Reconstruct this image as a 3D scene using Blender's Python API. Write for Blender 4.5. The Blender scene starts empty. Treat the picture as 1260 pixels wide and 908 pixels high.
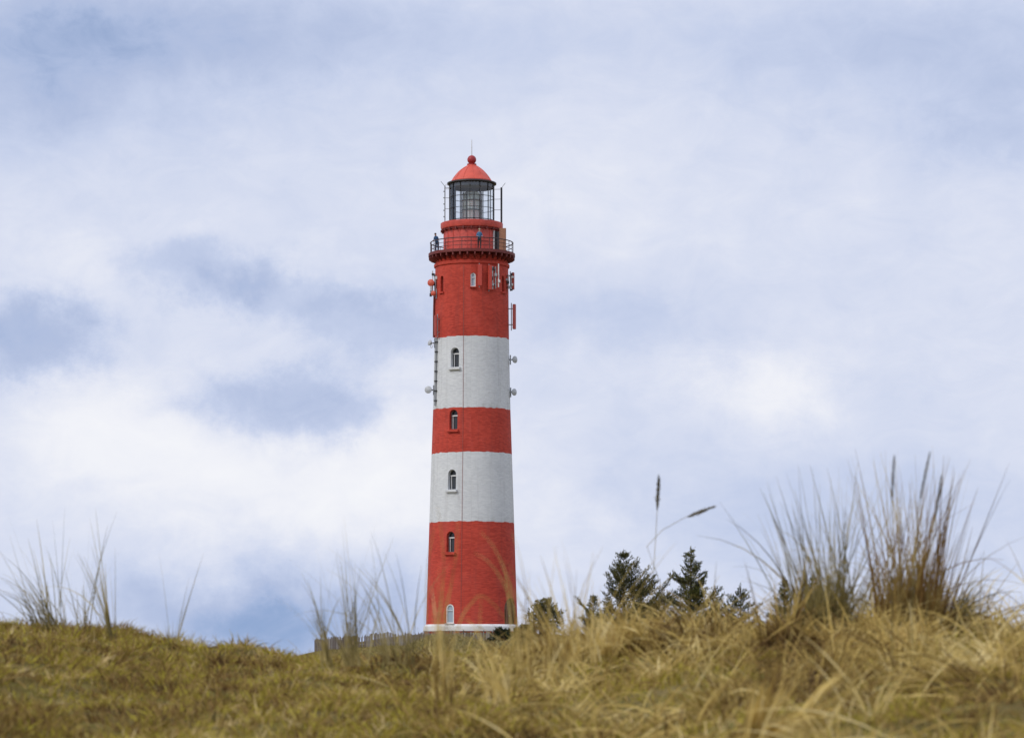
import bpy, bmesh, math, random
import numpy as np
from mathutils import Vector, Matrix

R = math.radians
PI = math.pi
scene = bpy.context.scene
col = scene.collection
rng = np.random.default_rng(7)
random.seed(11)

# ---------------------------------------------------------------- camera numbers
F = 3400.0            # focal length in photograph pixels
HX, HY = 630.0, 806.0  # principal column, horizon row


def P(px, py, Y):
    return Vector(((px - HX) / F * Y, Y, (HY - py) / F * Y))


# ---------------------------------------------------------------- node helpers
class NT:
    def __init__(self, tree):
        self.t = tree
        self.n = tree.nodes
        self.l = tree.links

    def put(self, sock, v):
        if v is None:
            return
        if isinstance(v, bpy.types.NodeSocket):
            self.l.new(v, sock)
        else:
            sock.default_value = v

    def m(self, op, a, b=None, c=None, clamp=False):
        n = self.n.new('ShaderNodeMath')
        n.operation = op
        n.use_clamp = clamp
        self.put(n.inputs[0], a)
        self.put(n.inputs[1], b)
        self.put(n.inputs[2], c)
        return n.outputs[0]

    def vm(self, op, a, b=None, s=None):
        n = self.n.new('ShaderNodeVectorMath')
        n.operation = op
        self.put(n.inputs[0], a)
        self.put(n.inputs[1], b)
        if s is not None:
            self.put(n.inputs['Scale'], s)
        return n.outputs[0]

    def noise(self, vec, scale, detail=3.0, rough=0.55, color=False, dist=0.0):
        n = self.n.new('ShaderNodeTexNoise')
        if vec is not None:
            self.l.new(vec, n.inputs['Vector'])
        n.inputs['Scale'].default_value = scale
        n.inputs['Detail'].default_value = detail
        n.inputs['Roughness'].default_value = rough
        n.inputs['Distortion'].default_value = dist
        return n.outputs['Color' if color else 'Fac']

    def ramp(self, fac, stops, interp='LINEAR'):
        n = self.n.new('ShaderNodeValToRGB')
        n.color_ramp.interpolation = interp
        e = n.color_ramp.elements
        while len(e) > 1:
            e.remove(e[-1])
        for i, (p, c) in enumerate(stops):
            q = e[0] if i == 0 else e.new(p)
            q.position = p
            q.color = (c[0], c[1], c[2], 1)
        self.put(n.inputs[0], fac)
        return n.outputs[0]

    def mix(self, fac, a, b, blend='MIX'):
        n = self.n.new('ShaderNodeMix')
        n.data_type = 'RGBA'
        n.blend_type = blend
        self.put(n.inputs[0], fac)
        self.put(n.inputs[6], a if isinstance(a, bpy.types.NodeSocket) else (*a, 1))
        self.put(n.inputs[7], b if isinstance(b, bpy.types.NodeSocket) else (*b, 1))
        return n.outputs[2]


def new_mat(name):
    m = bpy.data.materials.new(name)
    m.use_nodes = True
    nt = NT(m.node_tree)
    bsdf = m.node_tree.nodes['Principled BSDF']
    return m, nt, bsdf


def plain(name, c, rough=0.6, metal=0.0, var=0.15, scale=6.0):
    m, nt, b = new_mat(name)
    tc = nt.n.new('ShaderNodeTexCoord').outputs['Object']
    f = nt.noise(tc, scale, 4)
    lo = tuple(x * (1 - var) for x in c)
    hi = tuple(min(1, x * (1 + var)) for x in c)
    nt.l.new(nt.ramp(f, [(0.3, lo), (0.7, hi)]), b.inputs['Base Color'])
    b.inputs['Roughness'].default_value = rough
    b.inputs['Metallic'].default_value = metal
    return m


def brick_paint(name, base, dark, grime):
    """Painted brickwork, wrapped round the tower axis."""
    m, nt, b = new_mat(name)
    tc = nt.n.new('ShaderNodeTexCoord').outputs['Object']
    s = nt.n.new('ShaderNodeSeparateXYZ')
    nt.l.new(tc, s.inputs[0])
    ang = nt.m('ARCTAN2', s.outputs[0], s.outputs[1])
    u = nt.m('MULTIPLY', ang, 3.4)
    cb = nt.n.new('ShaderNodeCombineXYZ')
    nt.put(cb.inputs[0], u)
    nt.put(cb.inputs[1], s.outputs[2])
    br = nt.n.new('ShaderNodeTexBrick')
    nt.l.new(cb.outputs[0], br.inputs['Vector'])
    br.inputs['Scale'].default_value = 1.0
    br.inputs['Brick Width'].default_value = 0.30
    br.inputs['Row Height'].default_value = 0.11
    br.inputs['Mortar Size'].default_value = 0.012
    br.inputs['Mortar Smooth'].default_value = 0.4
    br.inputs['Color1'].default_value = (0, 0, 0, 1)
    br.inputs['Color2'].default_value = (1, 1, 1, 1)
    br.inputs['Mortar'].default_value = (0.35, 0.35, 0.35, 1)
    # long horizontal streaks (courses) and large soft blotches
    st = nt.vm('MULTIPLY', cb.outputs[0], (1.3, 9.0, 1.0))
    courses = nt.noise(st, 1.0, 4, 0.65)
    blot = nt.noise(cb.outputs[0], 0.35, 5, 0.6)
    run = nt.noise(nt.vm('MULTIPLY', cb.outputs[0], (2.2, 0.12, 1.0)), 1.0, 4, 0.6)
    f = nt.m('ADD', nt.m('MULTIPLY', br.outputs['Color'], 0.22), nt.m('MULTIPLY', courses, 0.45))
    f = nt.m('ADD', f, nt.m('MULTIPLY', blot, 0.4))
    c = nt.ramp(f, [(0.25, dark), (0.62, base), (0.85, tuple(min(1, x * 1.12) for x in base))])
    g = nt.ramp(run, [(0.52, (0, 0, 0)), (0.75, (1, 1, 1))])
    c = nt.mix(nt.m('MULTIPLY', g, 0.42), c, grime)
    pale = nt.ramp(nt.noise(nt.vm('MULTIPLY', cb.outputs[0], (0.5, 0.35, 1.0)), 1.0, 6, 0.65), [(0.50, (0, 0, 0)), (0.72, (1, 1, 1))])
    c = nt.mix(nt.m('MULTIPLY', pale, 0.22), c, tuple(min(1, x * 1.1 + 0.07) for x in base))
    sp = nt.noise(cb.outputs[0], 2.6, 6, 0.75)
    spm = nt.ramp(sp, [(0.64, (0, 0, 0)), (0.70, (1, 1, 1))])
    c = nt.mix(nt.m('MULTIPLY', spm, 0.35), c, grime)
    nt.l.new(c, b.inputs['Base Color'])
    b.inputs['Roughness'].default_value = 0.72
    b.inputs['Specular IOR Level'].default_value = 0.25
    bump = nt.n.new('ShaderNodeBump')
    bump.inputs['Strength'].default_value = 1.0
    bump.inputs['Distance'].default_value = 0.03
    h = nt.m('ADD', nt.m('MULTIPLY', br.outputs['Fac'], -0.6), nt.m('MULTIPLY', courses, 0.9))
    nt.l.new(h, bump.inputs['Height'])
    nt.l.new(bump.outputs[0], b.inputs['Normal'])
    return m


def blade_mat(name, stops, trans=0.22, rough=0.6):
    m, nt, b = new_mat(name)
    g = nt.n.new('ShaderNodeNewGeometry')
    tc = g.outputs['Position']
    patch = nt.noise(tc, 1.7, 2)
    patch2 = nt.noise(tc, 7.5, 3)
    f = nt.m('MULTIPLY', g.outputs['Random Per Island'], 0.46)
    f = nt.m('ADD', f, nt.m('MULTIPLY', nt.m('SUBTRACT', patch, 0.5), 1.7))  # broad tone patches: natural colour variation, plus shadowed zones of the straw painted in
    f = nt.m('ADD', f, nt.m('MULTIPLY', nt.m('SUBTRACT', patch2, 0.5), 2.0))
    f = nt.m('ADD', f, 0.26, clamp=True)
    c = nt.ramp(f, stops)
    nt.l.new(c, b.inputs['Base Color'])
    b.inputs['Roughness'].default_value = rough
    b.inputs['Specular IOR Level'].default_value = 0.1
    tr = nt.n.new('ShaderNodeBsdfTranslucent')
    nt.l.new(c, tr.inputs['Color'])
    mx = nt.n.new('ShaderNodeMixShader')
    mx.inputs[0].default_value = trans
    nt.l.new(b.outputs[0], mx.inputs[1])
    nt.l.new(tr.outputs[0], mx.inputs[2])
    out = nt.n['Material Output']
    nt.l.new(mx.outputs[0], out.inputs['Surface'])
    return m


M = {}
M['red_brick'] = brick_paint('red_painted_brick', (0.64, 0.080, 0.050), (0.36, 0.034, 0.024), (0.26, 0.06, 0.05))
M['white_brick'] = brick_paint('white_painted_brick', (0.80, 0.82, 0.83), (0.62, 0.64, 0.66), (0.50, 0.50, 0.50))
M['red_metal'] = plain('red_metal_paint', (0.62, 0.085, 0.062), 0.5, var=0.2, scale=3)
M['roof_red'] = plain('roof_red_paint', (0.68, 0.10, 0.062), 0.5, var=0.14, scale=2)
M['ball_red'] = plain('finial_red_paint', (0.36, 0.025, 0.03), 0.5)
M['dark_metal'] = plain('dark_metal', (0.03, 0.028, 0.03), 0.5)
M['rail_metal'] = plain('rail_metal', (0.07, 0.035, 0.035), 0.55)
M['bracket_red'] = plain('bracket_dark_red', (0.17, 0.025, 0.021), 0.6, var=0.3)
M['grey_metal'] = plain('grey_metal', (0.33, 0.34, 0.35), 0.45, 0.3)
M['dish_grey'] = plain('dish_grey', (0.50, 0.52, 0.54), 0.5)
M['pale_pipe'] = plain('pale_pipe', (0.66, 0.66, 0.66), 0.45)
M['white_paint'] = plain('white_paint', (0.80, 0.80, 0.79), 0.5, var=0.06)
M['sill_white'] = plain('white_sill', (0.70, 0.70, 0.69), 0.6)
M['brown_board'] = plain('brown_board', (0.36, 0.17, 0.10), 0.7, var=0.25, scale=9)
M['door_brown'] = plain('door_brown', (0.17, 0.075, 0.035), 0.6, var=0.3, scale=5)
M['antenna_pink'] = plain('antenna_faded_red', (0.52, 0.10, 0.08), 0.5, var=0.1)
M['antenna_red'] = plain('antenna_red', (0.58, 0.07, 0.045), 0.5, var=0.1)
M['dish_red'] = plain('dish_orange_red', (0.62, 0.105, 0.06), 0.5, var=0.1)
mf, ntf, bf = new_mat('weathered_paling')
gf = ntf.n.new('ShaderNodeNewGeometry')
ntf.l.new(ntf.ramp(gf.outputs['Random Per Island'], [(0.0, (0.11, 0.085, 0.075)), (0.4, (0.17, 0.14, 0.125)), (0.8, (0.22, 0.195, 0.18)), (1.0, (0.34, 0.315, 0.295))]), bf.inputs['Base Color'])
bf.inputs['Roughness'].default_value = 0.85
M['paling'] = mf
M['bark'] = plain('conifer_bark', (0.10, 0.075, 0.055), 0.9, var=0.4, scale=8)
M['skin'] = plain('skin', (0.55, 0.33, 0.24), 0.6)
M['hair'] = plain('hair_dark', (0.05, 0.035, 0.025), 0.7)
M['hair_fair'] = plain('hair_fair', (0.45, 0.36, 0.24), 0.7)
M['blue_jacket'] = plain('blue_jacket', (0.035, 0.10, 0.22), 0.7)
M['bright_blue_jacket'] = plain('bright_blue_jacket', (0.06, 0.18, 0.33), 0.7)
M['navy_trousers'] = plain('navy_trousers', (0.03, 0.06, 0.13), 0.8)
M['dark_trousers'] = plain('dark_trousers', (0.025, 0.022, 0.025), 0.8)
M['shoe'] = plain('shoe', (0.03, 0.03, 0.03), 0.6)

m, nt, b = new_mat('window_glass')
b.inputs['Base Color'].default_value = (0.035, 0.04, 0.045, 1)
b.inputs['Roughness'].default_value = 0.12
b.inputs['Specular IOR Level'].default_value = 0.5
M['pane'] = m
m, nt, b = new_mat('pale_window_glass')
b.inputs['Base Color'].default_value = (0.36, 0.44, 0.52, 1)
b.inputs['Roughness'].default_value = 0.15
M['pale_pane'] = m
m, nt, b = new_mat('lantern_glass')
tr = nt.n.new('ShaderNodeBsdfTransparent')
tr.inputs['Color'].default_value = (0.90, 0.93, 0.95, 1)
gl = nt.n.new('ShaderNodeBsdfGlossy')
gl.inputs['Roughness'].default_value = 0.03
mx = nt.n.new('ShaderNodeMixShader')
mx.inputs[0].default_value = 0.09
nt.l.new(tr.outputs[0], mx.inputs[1])
nt.l.new(gl.outputs[0], mx.inputs[2])
nt.l.new(mx.outputs[0], nt.n['Material Output'].inputs['Surface'])
M['glass'] = m
m, nt, b = new_mat('lens_glass')
b.inputs['Base Color'].default_value = (0.72, 0.78, 0.75, 1)
b.inputs['Roughness'].default_value = 0.12
b.inputs['Metallic'].default_value = 0.15
M['lens'] = m

STRAW = [(0.0, (0.095, 0.052, 0.020)), (0.2, (0.22, 0.135, 0.045)), (0.42, (0.48, 0.34, 0.10)),
         (0.7, (0.71, 0.54, 0.19)), (1.0, (0.80, 0.66, 0.33))]
M['straw'] = blade_mat('straw_blade', STRAW)
M['olive'] = blade_mat('olive_blade', [(0.0, (0.10, 0.085, 0.035)), (0.35, (0.22, 0.18, 0.07)), (0.65, (0.36, 0.29, 0.11)), (1.0, (0.54, 0.44, 0.20))])
M['rust'] = blade_mat('rusty_blade', [(0.0, (0.12, 0.065, 0.025)), (0.35, (0.26, 0.155, 0.05)), (0.65, (0.38, 0.27, 0.09)), (1.0, (0.54, 0.42, 0.18))])
M['turf'] = blade_mat('turf_blade', [(0.0, (0.075, 0.040, 0.016)), (0.18, (0.18, 0.10, 0.034)), (0.34, (0.44, 0.30, 0.105)),
                                     (0.46, (0.25, 0.175, 0.04)), (0.58, (0.37, 0.305, 0.045)), (0.70, (0.54, 0.46, 0.065)), (0.82, (0.42, 0.29, 0.10)), (1.0, (0.74, 0.58, 0.29))])
M['knoll_grass'] = blade_mat('knoll_blade', [(0.0, (0.12, 0.105, 0.04)), (0.4, (0.24, 0.20, 0.08)), (0.7, (0.36, 0.29, 0.13)), (1.0, (0.42, 0.35, 0.17))])
M['head'] = blade_mat('seed_head', [(0.0, (0.09, 0.08, 0.055)), (1.0, (0.24, 0.205, 0.13))], 0.15)
M['needle'] = blade_mat('conifer_needle', [(0.0, (0.020, 0.026, 0.009)), (0.5, (0.075, 0.080, 0.022)), (1.0, (0.25, 0.22, 0.06))], 0.2)
M['needle_brown'] = blade_mat('conifer_needle_olive', [(0.0, (0.024, 0.028, 0.012)), (0.5, (0.085, 0.085, 0.030)), (1.0, (0.22, 0.19, 0.07))], 0.2)
M['leaf_dark'] = blade_mat('evergreen_leaf', [(0.0, (0.010, 0.018, 0.012)), (0.6, (0.022, 0.036, 0.018)), (1.0, (0.05, 0.06, 0.025))], 0.15)


# ---------------------------------------------------------------- object helpers
def empty(name, loc, label=None, cat=None, group=None, rz=0.0):
    o = bpy.data.objects.new(name, None)
    o.empty_display_size = 0.3
    col.objects.link(o)
    o.location = loc
    o.rotation_euler = (0, 0, rz)
    if label:
        o['label'] = label
    if cat:
        o['category'] = cat
    if group:
        o['group'] = group
    return o


def tag(o, label, cat, group=None):
    o['label'] = label
    o['category'] = cat
    if group:
        o['group'] = group
    return o


def obj(name, bm, mat, parent=None, smooth=False, label=None):
    me = bpy.data.meshes.new(name)
    if isinstance(bm, bpy.types.Mesh):
        me = bm
    else:
        bm.to_mesh(me)
        bm.free()
    for x in (mat if isinstance(mat, (list, tuple)) else [mat]):
        me.materials.append(x)
    if smooth:
        me.polygons.foreach_set('use_smooth', [True] * len(me.polygons))
    o = bpy.data.objects.new(name, me)
    col.objects.link(o)
    if parent is not None:
        o.parent = parent
    if label:
        o['label'] = label
    return o


def lathe(bm, prof, n=64, a0=0.0, closed_caps=True):
    """prof: list of (radius, z) from bottom to top."""
    rings = []
    for r, z in prof:
        rings.append([bm.verts.new((r * math.cos(a0 + 2 * PI * i / n), r * math.sin(a0 + 2 * PI * i / n), z)) for i in range(n)])
    for a, c in zip(rings[:-1], rings[1:]):
        for i in range(n):
            j = (i + 1) % n
            bm.faces.new((a[i], a[j], c[j], c[i]))
    if closed_caps:
        bm.faces.new(list(reversed(rings[0])))
        bm.faces.new(rings[-1])
    return bm


def annulus(bm, r0, r1, z0, z1, n=64):
    """closed ring, rectangular section"""
    q = [[bm.verts.new((r * math.cos(2 * PI * i / n), r * math.sin(2 * PI * i / n), z)) for i in range(n)]
         for r, z in ((r0, z0), (r1, z0), (r1, z1), (r0, z1))]
    for k in range(4):
        a, c = q[k], q[(k + 1) % 4]
        for i in range(n):
            j = (i + 1) % n
            bm.faces.new((a[i], a[j], c[j], c[i]))
    return bm


def box(bm, c, s, rot=None):
    mt = Matrix.Translation(c) @ (rot.to_4x4() if rot is not None else Matrix.Identity(4)) @ Matrix.Diagonal((*s, 1))
    bmesh.ops.create_cube(bm, size=1.0, matrix=mt)
    return bm


def tube(bm, pts, r, n=8, r1=None, cap=True):
    pts = [Vector(p) for p in pts]
    r1 = r if r1 is None else r1
    rings = []
    up = Vector((0, 0, 1))
    for k, p in enumerate(pts):
        if k == 0:
            d = pts[1] - pts[0]
        elif k == len(pts) - 1:
            d = pts[-1] - pts[-2]
        else:
            d = pts[k + 1] - pts[k - 1]
        d.normalize()
        a = d.cross(up)
        if a.length < 1e-3:
            a = d.cross(Vector((1, 0, 0)))
        a.normalize()
        c = d.cross(a)
        rr = r + (r1 - r) * k / (len(pts) - 1)
        rings.append([bm.verts.new(p + a * rr * math.cos(2 * PI * i / n) + c * rr * math.sin(2 * PI * i / n)) for i in range(n)])
    for a, c in zip(rings[:-1], rings[1:]):
        for i in range(n):
            j = (i + 1) % n
            bm.faces.new((a[i], c[i], c[j], a[j]))
    if cap:
        bm.faces.new(rings[0])
        bm.faces.new(list(reversed(rings[-1])))
    return bm


def ring_tube(bm, R_, z, r, n=72, k=6):
    v = [[bm.verts.new(((R_ + r * math.cos(2 * PI * j / k)) * math.cos(2 * PI * i / n),
                        (R_ + r * math.cos(2 * PI * j / k)) * math.sin(2 * PI * i / n),
                        z + r * math.sin(2 * PI * j / k))) for j in range(k)] for i in range(n)]
    for i in range(n):
        a, c = v[i], v[(i + 1) % n]
        for j in range(k):
            jj = (j + 1) % k
            bm.faces.new((a[j], c[j], c[jj], a[jj]))
    return bm


def blade_mesh(name, base, az, L, w, tilt, curl, nseg=4, spin=None, tip=0.12, extra=None):
    """ribbons: base (N,3); returns a mesh; every blade is one island"""
    N = len(L)
    if spin is None:
        spin = rng.uniform(0, 2 * PI, N)
    dirx, diry = np.cos(az), np.sin(az)
    pos = np.array(base, float).copy()
    verts = np.zeros((N, nseg + 1, 2, 3))
    for s in range(nseg + 1):
        t = s / nseg
        th = tilt + curl * t
        tang = np.stack([np.sin(th) * dirx, np.sin(th) * diry, np.cos(th)], 1)
        per = np.stack([-diry, dirx, np.zeros(N)], 1)
        nor = np.cross(tang, per)
        wd = per * np.cos(spin)[:, None] + nor * np.sin(spin)[:, None]
        prof = (0.75 + 0.25 * min(1, t * 4)) * (1 - (1 - tip) * max(0, (t - 0.35) / 0.65) ** 1.3)
        hw = (w * 0.5 * prof)[:, None]
        verts[:, s, 0] = pos - wd * hw
        verts[:, s, 1] = pos + wd * hw
        thm = tilt + curl * (t + 0.5 / nseg)
        pos = pos + np.stack([np.sin(thm) * dirx, np.sin(thm) * diry, np.cos(thm)], 1) * (L / nseg)[:, None]
    V = verts.reshape(-1, 3)
    base_i = (np.arange(N) * (nseg + 1) * 2)[:, None]
    q = []
    for s in range(nseg):
        q.append(np.stack([base_i[:, 0] + s * 2, base_i[:, 0] + s * 2 + 1, base_i[:, 0] + s * 2 + 3, base_i[:, 0] + s * 2 + 2], 1))
    Q = np.concatenate(q, 0)
    return raw_mesh(name, V, Q)


def raw_mesh(name, V, Q):
    me = bpy.data.meshes.new(name)
    nv, nf = len(V), len(Q)
    k = Q.shape[1]
    me.vertices.add(nv)
    me.vertices.foreach_set('co', np.ascontiguousarray(V, dtype=np.float32).ravel())
    me.loops.add(nf * k)
    me.loops.foreach_set('vertex_index', np.ascontiguousarray(Q, dtype=np.int32).ravel())
    me.polygons.add(nf)
    me.polygons.foreach_set('loop_start', np.arange(0, nf * k, k, dtype=np.int32))
    me.polygons.foreach_set('use_smooth', np.ones(nf, dtype=bool))
    me.update(calc_edges=True)
    return me


# ---------------------------------------------------------------- terrain
TX, TY = P(580.5, 0, 245)[0], 245.0
K = 245.0 / F        # metres per photo pixel at the tower


def sstep(a, b, x):
    t = np.clip((x - a) / (b - a), 0, 1)
    return t * t * (3 - 2 * t)


CREST_X = np.array([-300, 30, 90, 140, 200, 260, 310, 360, 420, 500, 580, 650, 720, 780, 850, 920, 1000, 1070, 1120, 1160, 1200, 1240, 1500])
CREST_Y = np.array([772, 781, 783, 787, 797, 807, 813, 818, 818, 818, 817, 814, 804, 788, 785, 787, 778, 769, 767, 776, 802, 796, 786])
YC = 13.0


def hnoise(x, y):
    x = np.asarray(x, float)
    y = np.asarray(y, float)
    h = 0.030 * np.sin(x * 2.9 + 1.1 * np.sin(y * 1.7) + 2.0) * np.sin(y * 2.4 + 0.9 * np.sin(x * 2.1))
    h += 0.020 * np.sin(x * 8.3 + 1.4 * np.sin(y * 3.1) + 0.7) * np.sin(y * 6.2 + 1.2 * np.sin(x * 4.4))
    h += 0.024 * np.sin(x * 5.1 + 1.3 * np.sin(y * 2.3)) * np.sin(y * 3.7 + 0.8 * np.sin(x * 3.1))
    h += 0.012 * np.sin(x * 11.3 + y * 4.1 + 1.0) * np.sin(y * 9.1 - x * 3.3)
    h += 0.006 * np.sin(x * 23.0 - y * 7.0) * np.sin(y * 21.0 + x * 5.0)
    return h


def terrain(x, y):
    x = np.asarray(x, float)
    y = np.asarray(y, float)
    cpx = np.interp(HX + F * x / YC, CREST_X, CREST_Y)
    zc = (HY - cpx) / F * YC
    d = YC - y
    near = zc - 0.028 * d - 0.0022 * d * d
    near = np.where(y < 0, zc - 0.028 * YC - 0.0022 * YC * YC + 0.02 * y, near)
    behind = zc - 0.010 * (y - YC) ** 2
    fore = np.where(y > YC, behind, near) + hnoise(x, y)
    floor = -6.0 - 5.0 * sstep(300, 900, y) + 0.5 * np.sin(x * 0.06 + 1.0) * np.sin(y * 0.05)
    # middle dune, seen between the grass tufts in front of the tower
    dx = (x - (-2.0)) / np.where(x > -2.0, 11.0, 3.6)
    dy = (y - 84.0) / 26.0
    mid = 0.47 - 2.2 * (dx * dx + dy * dy) + 0.10 * np.sin(x * 2.1) + 0.05 * np.sin(x * 5.3 + y)
    # the knoll the lighthouse stands on
    lx = x - TX
    kx = lx * np.where(lx < 0, 1.28, 0.9)
    r2 = kx * kx + (y - TY) ** 2
    knoll = 2.05 - 0.0055 * r2 + 0.06 * np.sin(x * 1.3) * np.sin(y * 1.1)
    far = np.maximum(np.maximum(floor, mid), knoll)
    return np.maximum(np.where(y < 45, fore, -50), far)


def axis(segs):
    out = []
    for a, c, st in segs:
        out += list(np.arange(a, c, st))
    return np.array(out)


ys = np.concatenate([-np.geomspace(600, 12, 14), axis([(-10, 3, 0.5), (3, 16, 0.065), (16, 50, 0.6), (50, 120, 1.0), (120, 215, 3), (215, 275, 0.7)]), np.geomspace(276, 6000, 26)])
xs = np.concatenate([-np.geomspace(4000, 46, 18), axis([(-45, -6, 0.9), (-6, 6, 0.065), (6, 45, 0.9)]), np.geomspace(46, 4000, 18)])
GX, GY = np.meshgrid(xs, ys)
GZ = terrain(GX, GY)
V = np.stack([GX, GY, GZ], 2).reshape(-1, 3)
nx, ny = len(xs), len(ys)
ii = (np.arange(ny - 1)[:, None] * nx + np.arange(nx - 1)[None, :]).ravel()
Q = np.stack([ii, ii + 1, ii + nx + 1, ii + nx], 1)
m, nt, b = new_mat('dune_ground')
tc = nt.n.new('ShaderNodeTexCoord').outputs['Object']
n1 = nt.noise(tc, 3.2, 5, 0.65)
n2 = nt.noise(tc, 14.0, 5, 0.7)
c = nt.ramp(n1, [(0.3, (0.06, 0.04, 0.016)), (0.45, (0.13, 0.095, 0.03)), (0.55, (0.17, 0.15, 0.03)), (0.7, (0.24, 0.18, 0.08))])
c2 = nt.ramp(n2, [(0.3, (0.07, 0.05, 0.02)), (0.6, (0.26, 0.21, 0.09))])
nt.l.new(nt.mix(0.5, c, c2), b.inputs['Base Color'])
b.inputs['Roughness'].default_value = 0.95
b.inputs['Specular IOR Level'].default_value = 0.0
bp = nt.n.new('ShaderNodeBump')
bp.inputs['Strength'].default_value = 0.8
bp.inputs['Distance'].default_value = 0.03
nt.l.new(n2, bp.inputs['Height'])
nt.l.new(bp.outputs[0], b.inputs['Normal'])
ground = obj('ground', raw_mesh('ground', V, Q), m)
ground['kind'] = 'structure'

# ---------------------------------------------------------------- lighthouse
Z0 = 1.6   # height of the foot of the tower


def ZF(py, hw):
    """local height of a mark on the front of the tower, hw = half width in photo pixels"""
    return (HY - py) / F * (TY - hw * K) - Z0


def ZS(py):
    return (HY - py) * K - Z0


def HW(py):
    return float(np.interp(py, [326, 418, 501, 530, 641, 768, 800], [44.9, 45.9, 47.6, 48.6, 52.2, 56.2, 57.2]))


lh = empty('lighthouse', (TX, TY, Z0), 'tall round brick lighthouse painted in red and white bands behind the dune grass', 'lighthouse')


def arch(w, h, n=10):
    """outline of a round-headed opening, sill centre at origin"""
    r = w / 2
    pts = [(-r, 0), (r, 0)]
    for i in range(n + 1):
        a = PI * i / n
        pts.append((r * math.cos(a), h - r + r * math.sin(a)))
    return pts


def prism(bm, pts, y0, y1):
    """pts (s,t) extruded along local y"""
    a = [bm.verts.new((s, y0, t)) for s, t in pts]
    c = [bm.verts.new((s, y1, t)) for s, t in pts]
    n = len(pts)
    bm.faces.new(a)
    bm.faces.new(list(reversed(c)))
    for i in range(n):
        j = (i + 1) % n
        bm.faces.new((a[j], a[i], c[i], c[j]))
    return bm


def arch_frame(bm, w, h, t, y0, y1):
    o = arch(w, h)
    i_ = [(s * (w - 2 * t) / w, t + (q) * (h - 2 * t) / h) for s, q in o]
    n = len(o)
    L = [[bm.verts.new((s, y, q)) for s, q in pts] for pts, y in ((o, y0), (i_, y0), (i_, y1), (o, y1))]
    for k in range(4):
        a, c = L[k], L[(k + 1) % 4]
        for i in range(n):
            j = (i + 1) % n
            bm.faces.new((a[i], a[j], c[j], c[i]))
    return bm


# openings: (azimuth deg, sill py, top py, width m, wall-half-width px, kind)
def az_of(px, hw):
    return math.degrees(math.asin(max(-0.98, min(0.98, (px - 580.5) / hw))))


OPEN = [
    (az_of(582.8, 44.9), 352.8, 335.5, 0.46, 'slim'),
    (az_of(544.6, 44.9), 359.0, 339.5, 0.42, 'niche'),
    (az_of(619.0, 44.9), 359.0, 339.5, 0.42, 'niche'),
    (az_of(560.3, 46.6), 451.5, 427.6, 0.80, 'win_white'),
    (az_of(558.8, 48.0), 528.0, 503.8, 0.80, 'win_red'),
    (az_of(557.0, 50.4), 602.0, 577.5, 0.80, 'win_white'),
    (az_of(555.2, 53.0), 679.0, 653.6, 0.80, 'win_red'),
    (az_of(555.0, 55.8), 766.5, 743.0, 0.74, 'pale'),
    (az_of(629.5, 56.0), 772.0, 735.0, 2.05, 'door'),
]
DEPTH = {'slim': 0.22, 'niche': 0.30, 'win_white': 0.55, 'win_red': 0.55, 'pale': 0.16, 'door': 0.55}


def place_mat(az, py):
    """local frame on the wall: y axis points inward, x to the right seen from outside, z up"""
    hw = HW(py)
    a = R(az)
    r = hw * K
    # z from perspective: depth of that wall point
    dep = TY - r * math.cos(a)
    z = (HY - py) / F * dep - Z0
    p = Vector((r * math.sin(a), -r * math.cos(a), z))
    return Matrix.Translation(p) @ Matrix.Rotation(a, 4, 'Z')


cutters = []
frames = []
for (az, sb, st, w, kind) in OPEN:
    mt = place_mat(az, sb)
    hw = HW(sb)
    dep = TY - hw * K * math.cos(R(az))
    h = (sb - st) / F * dep
    frames.append((mt, w, h, kind))
    bm = bmesh.new()
    prism(bm, arch(w, h), -0.8, DEPTH[kind])
    bmesh.ops.recalc_face_normals(bm, faces=bm.faces)
    bm.transform(mt)
    cutters.append((bm, sb))

EDGE = [800, 641, 555.6, 500.8, 413.2, 324]
NAMES = [('red', 'lowest red painted brick band with the door'), ('white', 'lower white painted brick band'), ('red', 'middle red painted brick band'),
         ('white', 'upper white painted brick band'), ('red', 'top red painted brick band carrying the antennas')]
for k in range(5):
    y0, y1 = EDGE[k], EDGE[k + 1]
    z0 = ZF(y0, HW(y0)) if k else -1.0
    z1 = ZF(y1, HW(y1))
    bm = bmesh.new()
    n = 12
    prof = []
    for i in range(n + 1):
        py = y0 + (y1 - y0) * i / n
        prof.append((HW(py) * K, z0 + (z1 - z0) * i / n))
    lathe(bm, prof, 128)
    bm.verts.ensure_lookup_table()
    for q in range(128):                      # the paint edges step with the brick courses
        for ring, edge in ((0, k), (12, k + 1)):
            if 0 < edge < 5:
                v = bm.verts[ring * 128 + q]
                v.co.z += random.Random(edge * 1000 + q // 2).choice((-0.035, -0.015, 0.0, 0.0, 0.015, 0.035))
    mat = M[NAMES[k][0] + '_brick']
    o = obj('wall_band', bm, mat, None)
    tmp = []
    for cbm, sb in cutters:
        if y1 - 2 < sb < y0 + 2:
            co = obj('cutter', cbm.copy(), mat)
            tmp.append(co)
            md = o.modifiers.new('b', 'BOOLEAN')
            md.operation = 'DIFFERENCE'
            md.solver = 'EXACT'
            md.object = co
    dg = bpy.context.evaluated_depsgraph_get()
    me = bpy.data.meshes.new_from_object(o.evaluated_get(dg))
    o.modifiers.clear()
    o.data = me
    for co in tmp:
        bpy.data.objects.remove(co)
    me.polygons.foreach_set('use_smooth', [True] * len(me.polygons))
    me.set_sharp_from_angle(angle=R(35))
    o.parent = lh
    o['label'] = NAMES[k][1]
for cbm, _ in cutters:
    cbm.free()

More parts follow.
